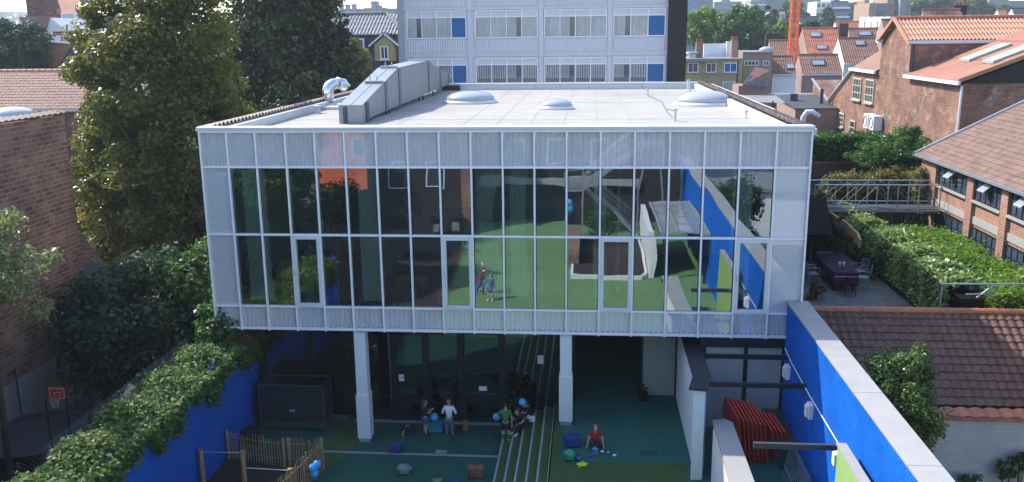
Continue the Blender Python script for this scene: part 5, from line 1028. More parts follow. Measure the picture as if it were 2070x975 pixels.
# ================================================================== SCHOOL BLOCK
YS = 36.0
sc_ = thing('school_block', 'pale blue grey school block with rows of curtained windows behind the roof', 'building', (8.5, 42, 0))
MB().box(-.9, 17.2, YS, 48, 0, 19).build('wall', M['school'], sc_)
MB().box(-1.35, -.9, YS-.15, 48, 0, 19).build('end_pier', M['schoolend'], sc_); MB().box(17.2, 18.45, YS-.35, 48, 0, 19).build('brick_pier', M['brickD'], sc_)
groups = [(-.72, 3.45), (4.05, 8.38), (8.82, 13.08), (13.52, 17.05)]
pn = ['curt', 'curt', 'curt', 'blue']
def school_row(z0, z1, blues, low):
    for gi, (a, b) in enumerate(groups):
        n = 3 if gi == 3 else 4
        f = MB(); fw = .07; d = .08
        f.box(a, b, YS-d, YS-.002, z0, z0+fw); f.box(a, b, YS-d, YS-.002, z1-fw, z1); f.box(a, b, YS-d, YS-.002, z1-.5, z1-.5+fw)
        for k in range(n+1): x = a+(b-a-fw)*k/n; f.box(x, x+fw, YS-d-.01, YS-.002, z0, z1)
        fr = f.build('window_row', M['frame'], sc_)
        for k in range(n):
            x0 = a+(b-a-fw)*k/n+fw; x1 = a+(b-a-fw)*(k+1)/n
            MB().box(x0, x1, YS-.03, YS-.003, z1-.43, z1-fw).build('top_panel', M['school'], fr)
            if blues and ((gi in (0, 3) and k == n-1)): MB().box(x0, x1, YS-.04, YS-.003, z0+fw, z1-.5).build('blue_panel', M['bluepanel'], fr)
            else:
                MB().box(x0, x1, YS-.012, YS-.003, z0+fw, z1-.5).build('pane', M['pane'], fr)
                c0 = x0+.03; c1 = x1-(.0 if (gi+k) % 3 else .35)
                m = MB()
                if low:
                    for q in range(6): xx = c0+(c1-c0)*q/6; m.box(xx, xx+(c1-c0)/6*.62, YS-.022, YS-.013, z0+.35, z1-.52)
                else: m.grid(lambda i, j: (c0+(c1-c0)*i/24, YS-.03+.012*math.sin(i*1.9), z0+fw+.02 if j == 0 else z1-.52), 24, 1)
                m.build('curtain', M['palepane'], fr)
for z0, z1, bl_, lw_ in ((12.85, 14.72, True, False), (9.75, 11.5, True, True), (16.0, 17.9, True, False)): school_row(z0, z1, bl_, lw_)
for zb, zt in ((11.85, 12.75), (14.95, 15.9)):
    for a, b in groups:
        m = MB(); k = int((b-a)/.17)*2
        m.grid(lambda i, j: (a+(b-a)*i/k, YS-.03-.035*(i % 2), zb+.05 if j == 0 else zt), k, 1); m.build('ribbed_panel', M['school'], sc_)
for z in (11.6, 14.75, 17.95): MB().box(-.9, 17.2, YS-.1, YS-.001, z, z+.14).build('ledge', M['school'], sc_)
for x in (3.52, 8.45, 13.15): MB().box(x, x+.3, YS-.085, YS-.0015, 9, 19).build('pilaster', M['school'], sc_)

# ================================================================== SLATE HOUSE
sh_ = thing('slate_mansard_house', 'house with blue slate mansard, shiny tiled roof and gabled dormer', 'house', (-8, 52, 0)); YH = 50
MB().box(-13, -1.5, YH+.3, 60, 0, 9.4).build('wall', M['school'], sh_); MB().extr([(YH-.1, 9.3), (YH+.9, 13.2), (60, 13.2), (60, 9.3)], 'x', -13.2, -1.5).build('mansard', M['slate'], sh_)
corr((-13.3, YH+.5, 13.25), (1, 0, 0), (0, 3.5, 1.75), 9.3, 3.9, .3, .045, 'tiled_roof', M['tileS'], sh_)
MB().poly([(-4.0, YH+.5, 13.25), (-6.2, YH+4.0, 15.0), (-4.0, YH+8, 13.3)]).build('hip_roof', M['tileS'], sh_); MB().bar((-4.0, YH+.45, 13.35), (-6.2, YH+4.0, 15.1), .22, .16).build('hip_tiles', M['tileS'], sh_); ridge((-13, YH+4, 15.1), (-6.2, YH+4, 15.1), .12, 'ridge_tiles', M['tileS'], sh_)
dm = MB().box(-6.35, -4.65, YH-.45, YH+1.2, 11.0, 12.4).build('dormer', M['brickY'], sh_); MB().extr([(-6.35, 12.4), (-4.65, 12.4), (-5.5, 13.1)], 'y', YH-.45, YH+1.6).build('gable', M['brickY'], dm)
MB().bar((-6.8, YH-.6, 12.25), (-5.45, YH-.6, 13.35), .1, .12).bar((-4.2, YH-.6, 12.25), (-5.55, YH-.6, 13.35), .1, .12).build('bargeboard', M['white'], dm); MB().quad((-6.8, YH-.65, 12.3), (-5.5, YH-.65, 13.4), (-5.5, YH+2, 13.4), (-6.8, YH+2, 12.3)).quad((-4.2, YH-.65, 12.3), (-4.2, YH+2, 12.3), (-5.5, YH+2, 13.4), (-5.5, YH-.65, 13.4)).build('dormer_roof', M['slate'], dm)
win_y(sh_, -5.85, -5.15, 11.15, 12.25, YH-.46, M['white'], M['pane'], 2, .09, .08, 'window', M['white'])
win_y(sh_, -8.6, -7.35, 11.2, 12.9, YH+.2, M['white'], M['bluepanel'], 1, .1, .3, 'roof_window'); MB().box(-13, -1.5, YH-.2, YH+.25, 9.05, 9.28).build('cornice', M['white'], sh_)
MB().box(-5.9, -3.6, YH-.4, YH-.1, 9.7, 9.85).build('window_box', M['white'], sh_)
win_y(sh_, -8.2, -6.8, 7.2, 8.8, YH+.3, M['white'], M['pane'], 2, .09, .06)
dh = thing('dark_roofed_house', 'dark tiled roof showing between the slate house and the school', 'house', (-1, 58, 0)); MB().box(-6.5, 4, 57, 66, 0, 13).build('wall', M['brickP'], dh); corr((-6.8, 56.8, 13.0), (1, 0, 0), (0, 3.5, 2.2), 11, 4.1, .4, .04, 'roof', M['darkroof'], dh)

# ================================================================== FAR HOUSES, RIGHT
def house(name, label, px0, px1, pyridge, pyeave, Y, roofm, wallm, wins=(), depth=None, hip=False, gableright=False, flatm=False):
    """terraced house seen from its eave side: eave line at depth Y, ridge behind"""
    a = A(px0, pyeave, Y); b = A(px1, pyeave, Y); r = A((px0+px1)/2, pyridge, Y); ze = (a[2]+b[2])/2; rise = max(.8, (r[2]-ze)); run = rise*1.25
    Yr = Y+run; zr = 13.012+(r[2]-13.012)*(Yr+26.4)/(Y+26.4)
    t = thing(name, label, 'house', ((a[0]+b[0])/2, Y+run, 0)); MB().box(a[0], b[0], Y+.25, Y+2*run-.25, 0, ze-.05).build('wall', wallm, t)
    MB().extr([(Y+.3, ze-.05), (Yr, zr-.12), (Y+2*run-.3, ze-.05)], 'x', a[0]+.05, b[0]-.05).build('gable', wallm, t)
    W = b[0]-a[0]; corr((a[0], Y, ze), (1, 0, 0), (0, run, zr-ze), W, math.hypot(run, zr-ze), .27, .03, 'roof', roofm, t)
    ridge((a[0], Yr, zr+.05), (b[0], Yr, zr+.05), .12, 'ridge_tiles', roofm, t, .8); MB().box(a[0], b[0], Y-.1, Y+.05, ze-.15, ze-.02).build('gutter', M['white'], t)
    for u, v, w_, h_ in wins:
        c = Vector((a[0]+W*u, Y+run*v, ze+(zr-ze)*v)); s = Vector((0, run, zr-ze)).normalized(); n = Vector((0, -s.z, s.y)); m = MB()
        o = c+n*.14; X_ = Vector((w_/2, 0, 0)); S_ = s*h_/2; q = [o-X_-S_, o+X_-S_, o+X_+S_, o-X_+S_]; m.quad(*q)
        for i in range(4): m.quad(q[i], q[(i+1) % 4], q[(i+1) % 4]-n*.16, q[i]-n*.16)
        sk = m.build('skylight', M['darkgrey'], t); X2 = X_*.82; S2 = S_*.8; o2 = o+n*.01; MB().quad(o2-X2-S2, o2+X2-S2, o2+X2+S2, o2-X2+S2).build('pane', M['palepane'], sk)
    return t, a, b, ze, zr, run
def chimney(par, x, y, z0, z1, w_, mat):
    c = MB().box(x-w_/2, x+w_/2, y-.4, y+.4, z0, z1).build('chimney', mat, par); m = MB()
    for k in range(3): m.tube([(x-w_/3+w_/3*k, y, z1), (x-w_/3+w_/3*k, y, z1+.4)], .1, 8, .13)
    m.build('chimney_pots', M['terra'], c)
# yellow apartment house
yh = thing('yellow_brick_house', 'yellow brick apartment house with flat roof beside the dark brick pier', 'apartment house', (25, 84, 0)); Y = 78.0
a = A(1372, 122, Y); b = A(1501, 122, Y); MB().box(a[0], b[0], Y, 90, 0, a[2]).build('wall', M['brickY'], yh); MB().box(a[0], b[0]+.1, Y-.15, 90, a[2]+.001, a[2]+.15).build('roof_edge', M['flatroof'], yh)
for px0, px1, n_ in ((1390, 1412, 2), (1427, 1448, 2), (1463, 1490, 2)):
    p = A(px0, 147, Y); q = A(px1, 127, Y); win_y(yh, p[0], q[0], p[2], q[2], Y, M['white'], M['pane'] if px0 < 1460 else M['bluepanel'], n_, .09, .1, 'window', M['cement'])
p = A(1460, 185, Y); q = A(1488, 165, Y); win_y(yh, p[0], q[0], p[2], q[2], Y, M['white'], M['palepane'], 1, .09, .1)
p = A(1388, 185, Y); q = A(1412, 165, Y); win_y(yh, p[0], q[0], p[2], q[2], Y, M['white'], M['pane'], 2, .09, .1)
MB().tube([(b[0]-.5, Y-.08, a[2]-.2), (b[0]-.5, Y-.08, 0)], .07, 8).build('downpipe', M['black'], yh); p = A(1383, 124, Y-.3); q = A(1456, 120, Y-.3); MB().box(p[0], q[0], Y-.5, Y-.01, p[2]-.1, q[2]-.1).build('awning_rail', M['flatroof'], yh)
for px, pt, w_ in ((1414, 86, .8), (1485, 80, .75)): c = A(px, pt, Y+4); chimney(yh, c[0], Y+4, a[2], c[2], w_, M['brickO'])
c0 = A(1422, 112, Y+9); c1 = A(1480, 88, Y+9); MB().box(c0[0], c1[0], Y+9, Y+9.4, a[2], c1[2]).build('parapet_wall', M['white'], yh); c = A(1477, 84, Y+8.5); MB().box(c[0]-.5, c[0]+.5, Y+8.2, Y+8.9, a[2], c[2]).build('white_stack', M['white'], yh); c = A(1399, 108, Y+3); MB().lathe((c[0], Y+3, a[2]+.1), [(.5, 0), (.5, .5), (.75, .6), (.7, .75)], 14).build('roof_vent', M['steel'], yh)
# brown low building
bb_ = thing('brown_flat_house', 'brown flat roofed building with a strip of white framed windows', 'house', (31, 84, 0)); Y = 82.0; a = A(1502, 108, Y); b = A(1562, 108, Y); MB().box(a[0], b[0], Y, 92, 0, a[2]).build('wall', M['brickP'], bb_); MB().box(a[0], b[0], Y-.2, 92, a[2]+.001, a[2]+.16).build('roof_edge', M['flatroof'], bb_)
for px0, px1, n_ in ((1504, 1534, 4), (1542, 1555, 2)): p = A(px0, 133, Y); q = A(px1, 123, Y); win_y(bb_, p[0], q[0], p[2], q[2], Y, M['white'], M['pane'], n_, .08, .08)
c = A(1549, 106, Y+3); MB().lathe((c[0], Y+3, a[2]+.16), [(.9, 0), (.8, .3), (.4, .5), (.02, .55)], 18).build('roof_dome', M['dome'], bb_, smooth=True)
gs = thing('glazed_lean_to', 'steep lean-to with dark glazing and rusty sheets beside the yellow house', 'lean-to', (28, 66, 0)); Y = 66.0
p = [A(1500, 172, Y), A(1552, 178, Y+2), A(1558, 142, Y+4), A(1527, 136, Y+4)]; MB().quad(p[0], p[1], p[2], p[3]).quad(p[0]-np.array([0, 0, .12]), p[3]-np.array([0, 0, .12]), p[2]-np.array([0, 0, .12]), p[1]-np.array([0, 0, .12])).build('roof', M['tileBr'], gs)
up = np.array([0, -.06, .06]); lerp = lambda a, b, t: a*(1-t)+b*t
for k in range(4): t0, t1 = .06+k*.23, .06+k*.23+.16; MB().quad(lerp(p[0], p[1], t0)*1+up, lerp(p[0], p[1], t1)+up, lerp(lerp(p[0], p[1], t1), lerp(p[3], p[2], t1), .5)+up, lerp(lerp(p[0], p[1], t0), lerp(p[3], p[2], t0), .5)+up).build('glazing', M['pane'], gs)
MB().box(p[0][0], p[1][0], Y+2, Y+6, 0, p[0][2]-.2).build('wall', M['brickP'], gs)
# tiled houses
t1 = house('red_tiled_house', 'house with a bright red tiled roof and two roof windows', 1632, 1716, 57, 108, 104, M['tileRed'], M['brickP'], ((.3, .72, 1.6, 1.0), (.38, .22, 1.6, .9)))
chimney(t1[0], t1[2][0]-.2, 107, t1[3], t1[4]+.6, 1.2, M['brickD'])
t2 = house('brown_tiled_house', 'brown tiled roof to the right of the bright red one, with small skylight', 1707, 1784, 77, 128, 92, M['tileBr'], M['white'], ((.55, .78, 1.3, 1.0), (.7, .12, 1.3, .9)))
t3 = house('brown_tiled_house', 'lower brown tiled roof below the bright red roof', 1622, 1704, 111, 150, 88, M['tileBr'], M['brickP'], ((.45, .55, 1.7, 1.0),))
t4 = house('brown_tiled_house', 'dull brown tiled roof behind the crane mast', 1560, 1632, 82, 114, 108, M['tileBr'], M['brickP']); chimney(t4[0], t4[1][0]+.8, 112, t4[3], t4[4]+1, 2.2, M['brickD'])
t5 = house('brown_tiled_house', 'brown roof with one skylight behind the gabled warehouse', 1720, 1790, 58, 80, 112, M['tileBr'], M['brickP'], ((.45, .5, 2, 1.0),))
t6 = house('brown_tiled_house', 'small brown roof just left of the crane foot', 1562, 1610, 114, 150, 84, M['tileBr'], M['white'], ((.8, .4, 1.0, 1.0),)); t7 = house('brown_tiled_house', 'long reddish roof showing above the warehouse ridge', 1870, 1948, 20, 37, 84, M['tileBr'], M['brickP']); chimney(t7[0], t7[2][0]+.2, 86, t7[3], t7[4]+.5, 1.4, M['brickD'])
t8 = house('brown_tiled_house', 'narrow brown roof tucked behind the warehouse gable', 1788, 1815, 40, 62, 96, M['tileBr'], M['brickP'])
t9 = house('pantile_terrace', 'row of small orange roofs below the apartment towers', 1690, 1745, 44, 56, 165, M['tileRed'], M['white']); t10 = house('pantile_terrace', 'small pink tiled roofs left of the solar panels', 1746, 1800, 46, 60, 150, M['tileRed'], M['white']); t11 = house('white_gabled_house', 'white house with dark roof beside the crane mast', 1618, 1660, 34, 50, 190, M['darkroof'], M['white'])
house('white_gabled_house', 'white house with grey roof left of the crane mast', 1585, 1600, 40, 62, 185, M['darkroof'], M['white']); house('white_gabled_house', 'white gabled house at the far right skyline', 2050, 2100, 17, 30, 210, M['darkroof'], M['white']); house('red_tiled_house', 'tiny orange roofed house on the far right skyline', 2020, 2038, 20, 32, 200, M['tileRed'], M['white'])
# solar roofs
sp = thing('solar_roof_house', 'pale roof carrying slanted solar panels', 'house', (50, 120, 0)); Y = 125; a = A(1735, 62, Y); b = A(1800, 62, Y); MB().box(a[0], b[0], Y, Y+9, 0, a[2]).build('wall', M['white'], sp)
for k in range(5): x = a[0]+(b[0]-a[0])*k/5; w_ = (b[0]-a[0])/5*.85; MB().quad((x, Y, a[2]+.05), (x+w_, Y, a[2]+.05), (x+w_+1.2, Y+4, a[2]+2.2), (x+1.2, Y+4, a[2]+2.2)).build('solar_panel', M['fc_white'], sp)
# flat roofed workshops in front of the crane
fl = thing('flat_roofed_annex', 'low brick annex with a grey flat roof below the brown tiled houses', 'building', (30, 62, 0)); Y = 60.0; a = A(1545, 165, Y); b = A(1640, 172, Y); c = A(1725, 152, Y+14); d = A(1572, 150, Y+14); z = 6.9
MB().prism([(27.2, 58), (31.8, 56), (38.5, 70), (27.8, 71)], 0, 6.6).build('wall', M['brickO'], fl); MB().prism([(27.1, 57.9), (31.9, 55.8), (38.7, 70.1), (27.7, 71.2)], 6.601, 6.75).build('flat_roof', M['flatroof'], fl); MB().box(27.6, 31.0, 57.4, 57.7, 5.6, 6.5).build('parapet_posts', M['cement'], fl) ; MB().tube([(28.7, 57.2, 6.9), (28.7, 57.2, 4.9)], .07, 8).build('downpipe', M['black'], fl)
an = thing('dark_roofed_annex', 'small brick annex with a dark felt roof against the warehouse', 'building', (30.6, 50, 0)); MB().box(28.6, 31.95, 47.6, 55, 0, 6.9).build('wall', M['brickP'], an); MB().quad((28.4, 47.4, 7.0), (31.95, 47.4, 7.0), (31.95, 55.2, 7.6), (28.4, 55.2, 7.6)).build('roof', M['darkroof'], an); MB().tube([(31.2, 50, 7.0), (31.2, 50, 8.4)], .14, 10).build('flue', M['darkgrey'], an); MB().box(29.0, 29.6, 51.5, 52, 7.1, 7.9).build('vent_stack', M['darkgrey'], an)
pg = thing('concrete_slat_fence', 'grey concrete panel fence with posts between the annexes', 'fence', (28.5, 52, 0))
for k in range(9): MB().box(26.4+k*.38, 26.52+k*.38, 50.0-k*.25, 50.15-k*.25, 2.5, 5.6).build('post', M['cement'], pg)
MB().extr([(50.4, 2.5), (50.4, 5.2), (50.5, 5.2), (50.5, 2.5)], 'x', 26.4, 29.6).build('slats', M['schoolend'], pg)
shrub('garden_shrub', 'bright green shrub behind the concrete fence', (29.6, 53.5, 0), (29.8, 54.8, 5.6), (1.3, .8, .9), L_light, 40, 80, .2, .45); shrub('garden_shrub', 'bright green shrub below the glazed lean-to', (25.6, 60, 0), (25.8, 60, 5.2), (1.5, .8, 1.3), L_light, 50, 80, .22, .5)
lb2 = thing('low_brick_building', 'low orange brick building right of the pavilion roof edge', 'building', (27, 57, 0)); MB().box(25.5, 27.0, 54, 58, 0, 5.3).build('wall', M['brickO'], lb2); MB().box(25.4, 27.1, 53.9, 58.1, 5.301, 5.42).build('coping', M['cement'], lb2)

# crane
cr = thing('tower_crane', 'orange lattice mast of a tower crane rising out of the frame', 'crane', (37.2, 95, 0)); Y = 95.0; a = A(1593, 100, Y); b = A(1612, 100, Y); w_ = (b[0]-a[0])*.78; cx = (a[0]+b[0])/2
for sx in (-1, 1):
    for sy in (-1, 1): MB().box(cx+sx*w_/2-.08, cx+sx*w_/2+.08, Y+sy*w_/2-.08, Y+sy*w_/2+.08, 0, 34).build('chord', M['crane'], cr)
m = MB(); k = 0; z = 0.0; hh = w_*.95
while z < 33:
    for sy in (-1, 1): m.bar((cx-w_/2, Y+sy*w_/2, z if k % 2 else z+hh), (cx+w_/2, Y+sy*w_/2, z+hh if k % 2 else z), .085); m.bar((cx-w_/2, Y+sy*w_/2, z), (cx+w_/2, Y+sy*w_/2, z), .085)
    for sx in (-1, 1): m.bar((cx+sx*w_/2, Y-w_/2, z if k % 2 else z+hh), (cx+sx*w_/2, Y+w_/2, z+hh if k % 2 else z), .085)
    z += hh; k += 1
m.build('lattice', M['crane'], cr)
MB().tube([(cx-.2, Y, 0), (cx-.2, Y, 34)], .035, 6).tube([(cx+.2, Y, 0), (cx+.2, Y, 34)], .035, 6).build('ladder', M['crane'], cr)
# mid trees right
def ftree(label, px, py, Y, rx, rz, mat, nc=170, leaf=.6, name='broadleaf_tree'):
    c = A(px, py, Y); tree(name, label, (c[0], Y, 0), c[2]+rz, (rx, rx*.8, rz), c[2], mat, nc, 90, leaf, rx*.2, .4, 'trees among the far houses', .55, 'tree', .1, .85, 8)
ftree('sunlit broad green tree right of the dark brick pier', 1425, 60, 135, 3.9, 3.9, L_light, 200, .4); ftree('big dark green round tree behind the yellow house', 1500, 66, 128, 4.3, 4.2, L_mid, 240, .4); ftree('small light green tree beside the crane mast', 1572, 72, 140, 2.9, 2.3, L_light, 80)
ftree('grey green tree below the far office slabs', 1545, 50, 210, 4.0, 4.0, L_dark, 60, .9); ftree('dark tree just right of the crane mast', 1632, 68, 150, 2.5, 2.5, L_dark, 60); ftree('tall thin green tree before the white balconied block', 1672, 46, 240, 2.6, 3.8, L_mid, 60, .9)
for i, (px, py, rx, rz) in enumerate([(1858, 22, 8, 5), (1885, 20, 8, 4), (1912, 16, 12, 6), (1938, 20, 10, 5), (1965, 32, 9, 4), (1990, 36, 9, 4)]): ftree(['leftmost hazy tree on the right skyline', 'second hazy tree on the right skyline', 'largest olive tree on the right skyline', 'olive tree just left of the dark chimneys', 'pale tree right of the dark chimneys', 'low tree before the far grey offices'][i], px, py, 330, rx, rz, [L_mid, L_mid, L_yel, L_yel, L_light, L_mid][i], 70, 1.4)
ftree('green clump left of the tall office slabs', 1600, 30, 330, 6, 5, L_mid, 50, 1.4)
# far city
def block(label, px0, px1, pyt, Y, mat, st_, bays, D=16, balc=False, top=None):
    a = A(px0, pyt, Y); b = A(px1, pyt, Y); zt = (a[2]+b[2])/2; t = thing('far_building', label, 'building', ((a[0]+b[0])/2, Y, 0), 'buildings on the far skyline')
    MB().box(a[0], b[0], Y, Y+D, -1, zt).build('facade', M[mat], t); fh = 3.4 if st_ == 0 else (zt-1)/max(1, st_); W = b[0]-a[0]; bw_ = W/bays; zc = zt-fh*.25; k = 0
    while zc-fh*.5 > 2 and k*bays < 90:
        for i in range(bays): MB().box(a[0]+bw_*(i+.18), a[0]+bw_*(i+.82), Y-.12, Y-.004, zc-fh*.5, zc).build('window', M['pane'], t)
        if balc: MB().box(a[0]-.3, b[0]+.3, Y-1.6, Y-.125, zc-fh*.62, zc-fh*.42).build('balcony', M['white'], t)
        zc -= fh; k += 1
    if top: MB().box(a[0]+W*.3, a[0]+W*.6, Y+3, Y+8, zt, zt+3).build('roof_plant', M[top], t)
    return t
block('dark blue glass slab above the sunlit broad tree', 1386, 1416, -12, 420, 'fc_blue', 0, 6); block('grey ribbed office slab beside the blue glass slab', 1416, 1442, -12, 430, 'fc_grey', 0, 7)
block('long low grey office on the skyline left of the sky gap', 1444, 1500, 3, 520, 'fc_grey', 0, 12, 20, False, 'fc_grey'); block('grey office block left of the cream flats', 1518, 1548, 0, 460, 'fc_grey', 0, 5, 18, True); block('dark office slab behind the crane mast', 1548, 1600, -8, 470, 'fc_dark', 0, 9); block('wide grey office slab right of the crane mast', 1600, 1660, -14, 520, 'fc_grey', 0, 12)
block('cream balconied flats left of the crane mast', 1562, 1587, 24, 250, 'fc_beige', 0, 3, 12, True); block('small white balconied tower on the skyline', 1651, 1680, 3, 330, 'fc_white', 0, 3, 14, True); block('dark glass apartment block', 1680, 1716, 2, 330, 'fc_dark', 0, 5, 14, True, 'fc_dark'); block('pale apartment block with small windows', 1716, 1748, 5, 340, 'fc_grey', 0, 6, 14); block('narrow brick apartment block on the skyline', 1748, 1758, 0, 330, 'fc_brown', 0, 2)
block('orange brown office with blank end wall', 1758, 1773, 6, 260, 'fc_brown', 0, 2); block('dark fronted office below the sky gap', 1773, 1795, 7, 265, 'fc_dark', 0, 4); block('red brown office block at the middle of the skyline', 1795, 1843, -6, 275, 'fc_brown', 0, 7, 16, False); block('grey stair tower on the red brown office', 1822, 1833, -14, 272, 'fc_grey', 0, 2)
block('small stepped grey building on the right skyline', 1978, 2000, 14, 420, 'fc_grey', 0, 4, 14, False, 'fc_grey'); block('grey office slab near the right skyline', 2000, 2040, -2, 430, 'fc_grey', 0, 7); block('dark office slab at the right end of the skyline', 2040, 2080, 2, 440, 'fc_dark', 0, 7); block('low white hall between skyline trees', 1955, 1982, 22, 400, 'fc_white', 0, 5)
block('low grey building seen over the crane houses', 1640, 1700, 40, 300, 'fc_grey', 0, 10); block('pale low building behind the solar panels', 1800, 1870, 34, 210, 'fc_white', 0, 12)
# left skyline and houses
block('pale far terrace seen above the tiled mansard house', 690, 735, 18, 380, 'fc_grey', 0, 9); block('brownish far terrace with chimneys left of the school', 735, 775, 16, 380, 'fc_brown', 0, 8, 14, False, 'fc_grey'); block('grey far terrace touching the school block', 775, 830, 17, 380, 'fc_grey', 0, 9)
for i, (px, py) in enumerate([(690, 14), (703, 12), (716, 11), (757, 6), (768, 14)]): c = A(px, py, 378); t = thing('chimney_stack', ['leftmost far chimney stack', 'second far chimney stack', 'third far chimney stack', 'tallest far chimney stack', 'last far chimney stack before the school'][i]+' on the terrace roofs', 'chimney', (c[0], 378, 15)); MB().box(c[0]-.9, c[0]+.9, 377, 379, 14, c[2]).build('stack', M['fc_grey'], t); MB().box(c[0]-1.1, c[0]+1.1, 376.8, 379.2, c[2]+.002, c[2]+.5).build('cap', M['fc_dark'], t)
hl = MB(); nn = 60
hl.grid(lambda i, j: (-900+i*40, 900+j*120, (-1 if j == 0 else 18+24*max(0, min(1, (10-i)/5))+7*math.sin(i*.35)+4*math.sin(i*1.1)+j*2) if j < 3 else -1), nn, 3); struct('wooded_hill', hl, M['ground'])
xx = np.random.uniform(-850, 1500, 26000); kk = (xx+900)/40; zz = 15+24*np.clip((10-kk)/5, 0, 1)+7*np.sin(kk*.35)+4*np.sin(kk*1.1); u = np.random.rand(26000); Pw = np.stack([xx, 890+np.random.rand(26000)*60, zz*u**.5+np.random.rand(26000)*6], 1)
w_o = leaves_mesh('distant_woods', Pw, np.tile([0, -.5, 1.], (26000, 1)), 6.5, L_mid, None); tag(w_o, 'hazy line of distant woods along the horizon', 'woods', None, 'stuff')
lh = thing('red_brick_gabled_house', 'big brown house with orange roof and a white box window at far left', 'house', (-38, 66, 0)); Y = 66.0
p = [A(52, -20, Y+8), A(130, -22, Y+8), A(162, 24, Y), A(122, 25, Y)]
a = A(52, 30, Y); b = A(122, 30, Y); c = A(158, 30, Y)
MB().box(a[0], c[0], Y, Y+9, 0, b[2]).build('wall', M['brickL'], lh); MB().extr([(a[0], b[2]), (b[0]+.4, b[2]), (a[0]+1.4, b[2]+3.2), (a[0], b[2]+3.2)], 'y', Y+.3, Y+8).build('gable', M['brickL'], lh)
MB().quad((b[0]-.2, Y-.3, b[2]+.1), (c[0]+.4, Y-.3, b[2]+.1), (a[0]+4, Y+4.5, b[2]+4.2), (a[0]+.6, Y+4.5, b[2]+4.2)).quad((b[0]-.2, Y-.31, b[2]), (a[0]+.6, Y+4.49, b[2]+4.1), (a[0]+4, Y+4.49, b[2]+4.1), (c[0]+.4, Y-.31, b[2])).build('roof', M['tileRed'], lh)
p = A(124, 41, Y-.5); q = A(152, 26, Y-.5); bx = MB().box(p[0], q[0], Y-.5, Y-.01, p[2], q[2]).build('box_window', M['white'], lh); MB().box(p[0]+.15, q[0]-.15, Y-.53, Y-.505, p[2]+.15, q[2]-.12).build('pane', M['palepane'], bx)
h2 = thing('pale_pink_house', 'pale house with stepped gable and grey brown roof at far left', 'house', (-37, 60, 0)); Y = 60.0; a = A(55, 72, Y); b = A(86, 72, Y); r = A(98, 36, Y); c = A(133, 60, Y)
MB().extr([(b[0]-.1, 0), (c[0], 0), (c[0], c[2]), (r[0]+1.6, c[2]), (r[0]+1.6, r[2]-1.2), (r[0]+.2, r[2]), (b[0]-.1, b[2]-.6)], 'y', Y, Y+8).build('gable_wall', M['fc_white'], h2); MB().quad((a[0], Y-.2, b[2]-.4), (b[0], Y-.2, b[2]-.5), (r[0]+.2, Y-.2, r[2]+.1), (a[0]-.5, Y-.2, r[2]+.1)).quad((a[0], Y+.2, b[2]-.4), (a[0]-.5, Y+.2, r[2]+.1), (r[0]+.2, Y+.2, r[2]+.1), (b[0], Y+.2, b[2]-.5)).build('roof', M['tileP'], h2)
h3 = house('brown_tiled_house', 'low brown roofed house with satellite dish at far left', 97, 150, 66, 84, 56, M['tileBr'], M['brickL']); dz = A(117, 80, 55.5); sd_ = MB().lathe((0, 0, 0), [(.02, 0), (.35, .08)], 20).build('satellite_dish', M['white'], None); sd_.location = tuple(dz); sd_.rotation_euler = (R(70), 0, 0); tag(sd_, 'round white satellite dish on the low brown roof at far left', 'satellite dish')
h4 = thing('steep_roofed_house', 'steep brown roof beside a dark blue gable behind the pink roof', 'house', (-30, 48, 0)); Y = 48.0; a = A(100, 86, Y); b = A(145, 90, Y); c = A(118, 135, Y); d = A(152, 136, Y)
MB().quad(A(92, 135, Y), c, b, a).quad(A(92, 135, Y+.3), a+np.array([0, .3, 0]), b+np.array([0, .3, 0]), c+np.array([0, .3, 0])).build('roof', M['tileBr'], h4); MB().extr([(c[0], c[2]), (d[0], d[2]), (b[0], b[2])], 'y', Y+.05, Y+6).build('gable', M['slate'], h4); MB().box(A(92, 135, Y)[0], d[0], Y+.4, Y+6, 0, c[2]-.05).build('wall', M['brickL'], h4); MB().bar(tuple(a+np.array([0, -.1, .1])), tuple(A(140, 87, Y-.1)), .2, .15).build('ridge_board', M['white'], h4)
h5 = thing('grey_dormer_house', 'small house with white eaves half hidden by the big tree', 'house', (-30, 52, 0)); p = A(143, 95, 52); q = A(175, 62, 52); MB().box(p[0], q[0], 52, 58, 0, p[2]+1).build('wall', M['slate'], h5); MB().extr([(p[0]-.3, p[2]+1), (q[0]+.3, p[2]+1), ((p[0]+q[0])/2+.4, q[2])], 'y', 51.8, 58).build('roof', M['flatroof'], h5); MB().box(p[0]-.2, q[0], 51.5, 51.79, p[2]+.8, p[2]+1.0).build('eaves', M['white'], h5)

# ================================================================== BEHIND THE VIEWER (mirrored in the glass)
rbk = thing('rear_brick_building', 'dark brick building on the far side of the green court', 'building', (4, -34, 0))
MB().box(4.6, 17.9, -36, -32.0, 0, 12.2).build('wall', M['brickD'], rbk); MB().box(4.7, 15.2, -31.99, -31.6, 3.3, 3.75).build('concrete_band', M['cement'], rbk); MB().box(-2.2, 4.58, -36, -28.6, 0, 9).build('wing', M['brickD'], rbk); MB().box(3.9, 4.58, -28.6, -28.2, .8, 8).build('painted_lit_strip', M['brickR'], rbk); MB().box(6, 11, -31.98, -31.9, .8, 3.2).build('dark_opening', M['black'], rbk)  # wing's shade and its sunlit corner strip are put into the brick colours
def win_n(par, x0, x1, z0, z1, y): f = MB().box(x0, x1, y, y+.05, z0, z1).build('window', M['white'], par); MB().box(x0+.08, x1-.08, y+.052, y+.06, z0+.08, z1-.08).build('pane', M['pane'], f)
for x in (6.5, 9.2, 12.0): win_n(rbk, x, x+1.3, 4.6, 6.4, -31.995); win_n(rbk, x, x+1.3, 8.0, 9.8, -31.995)
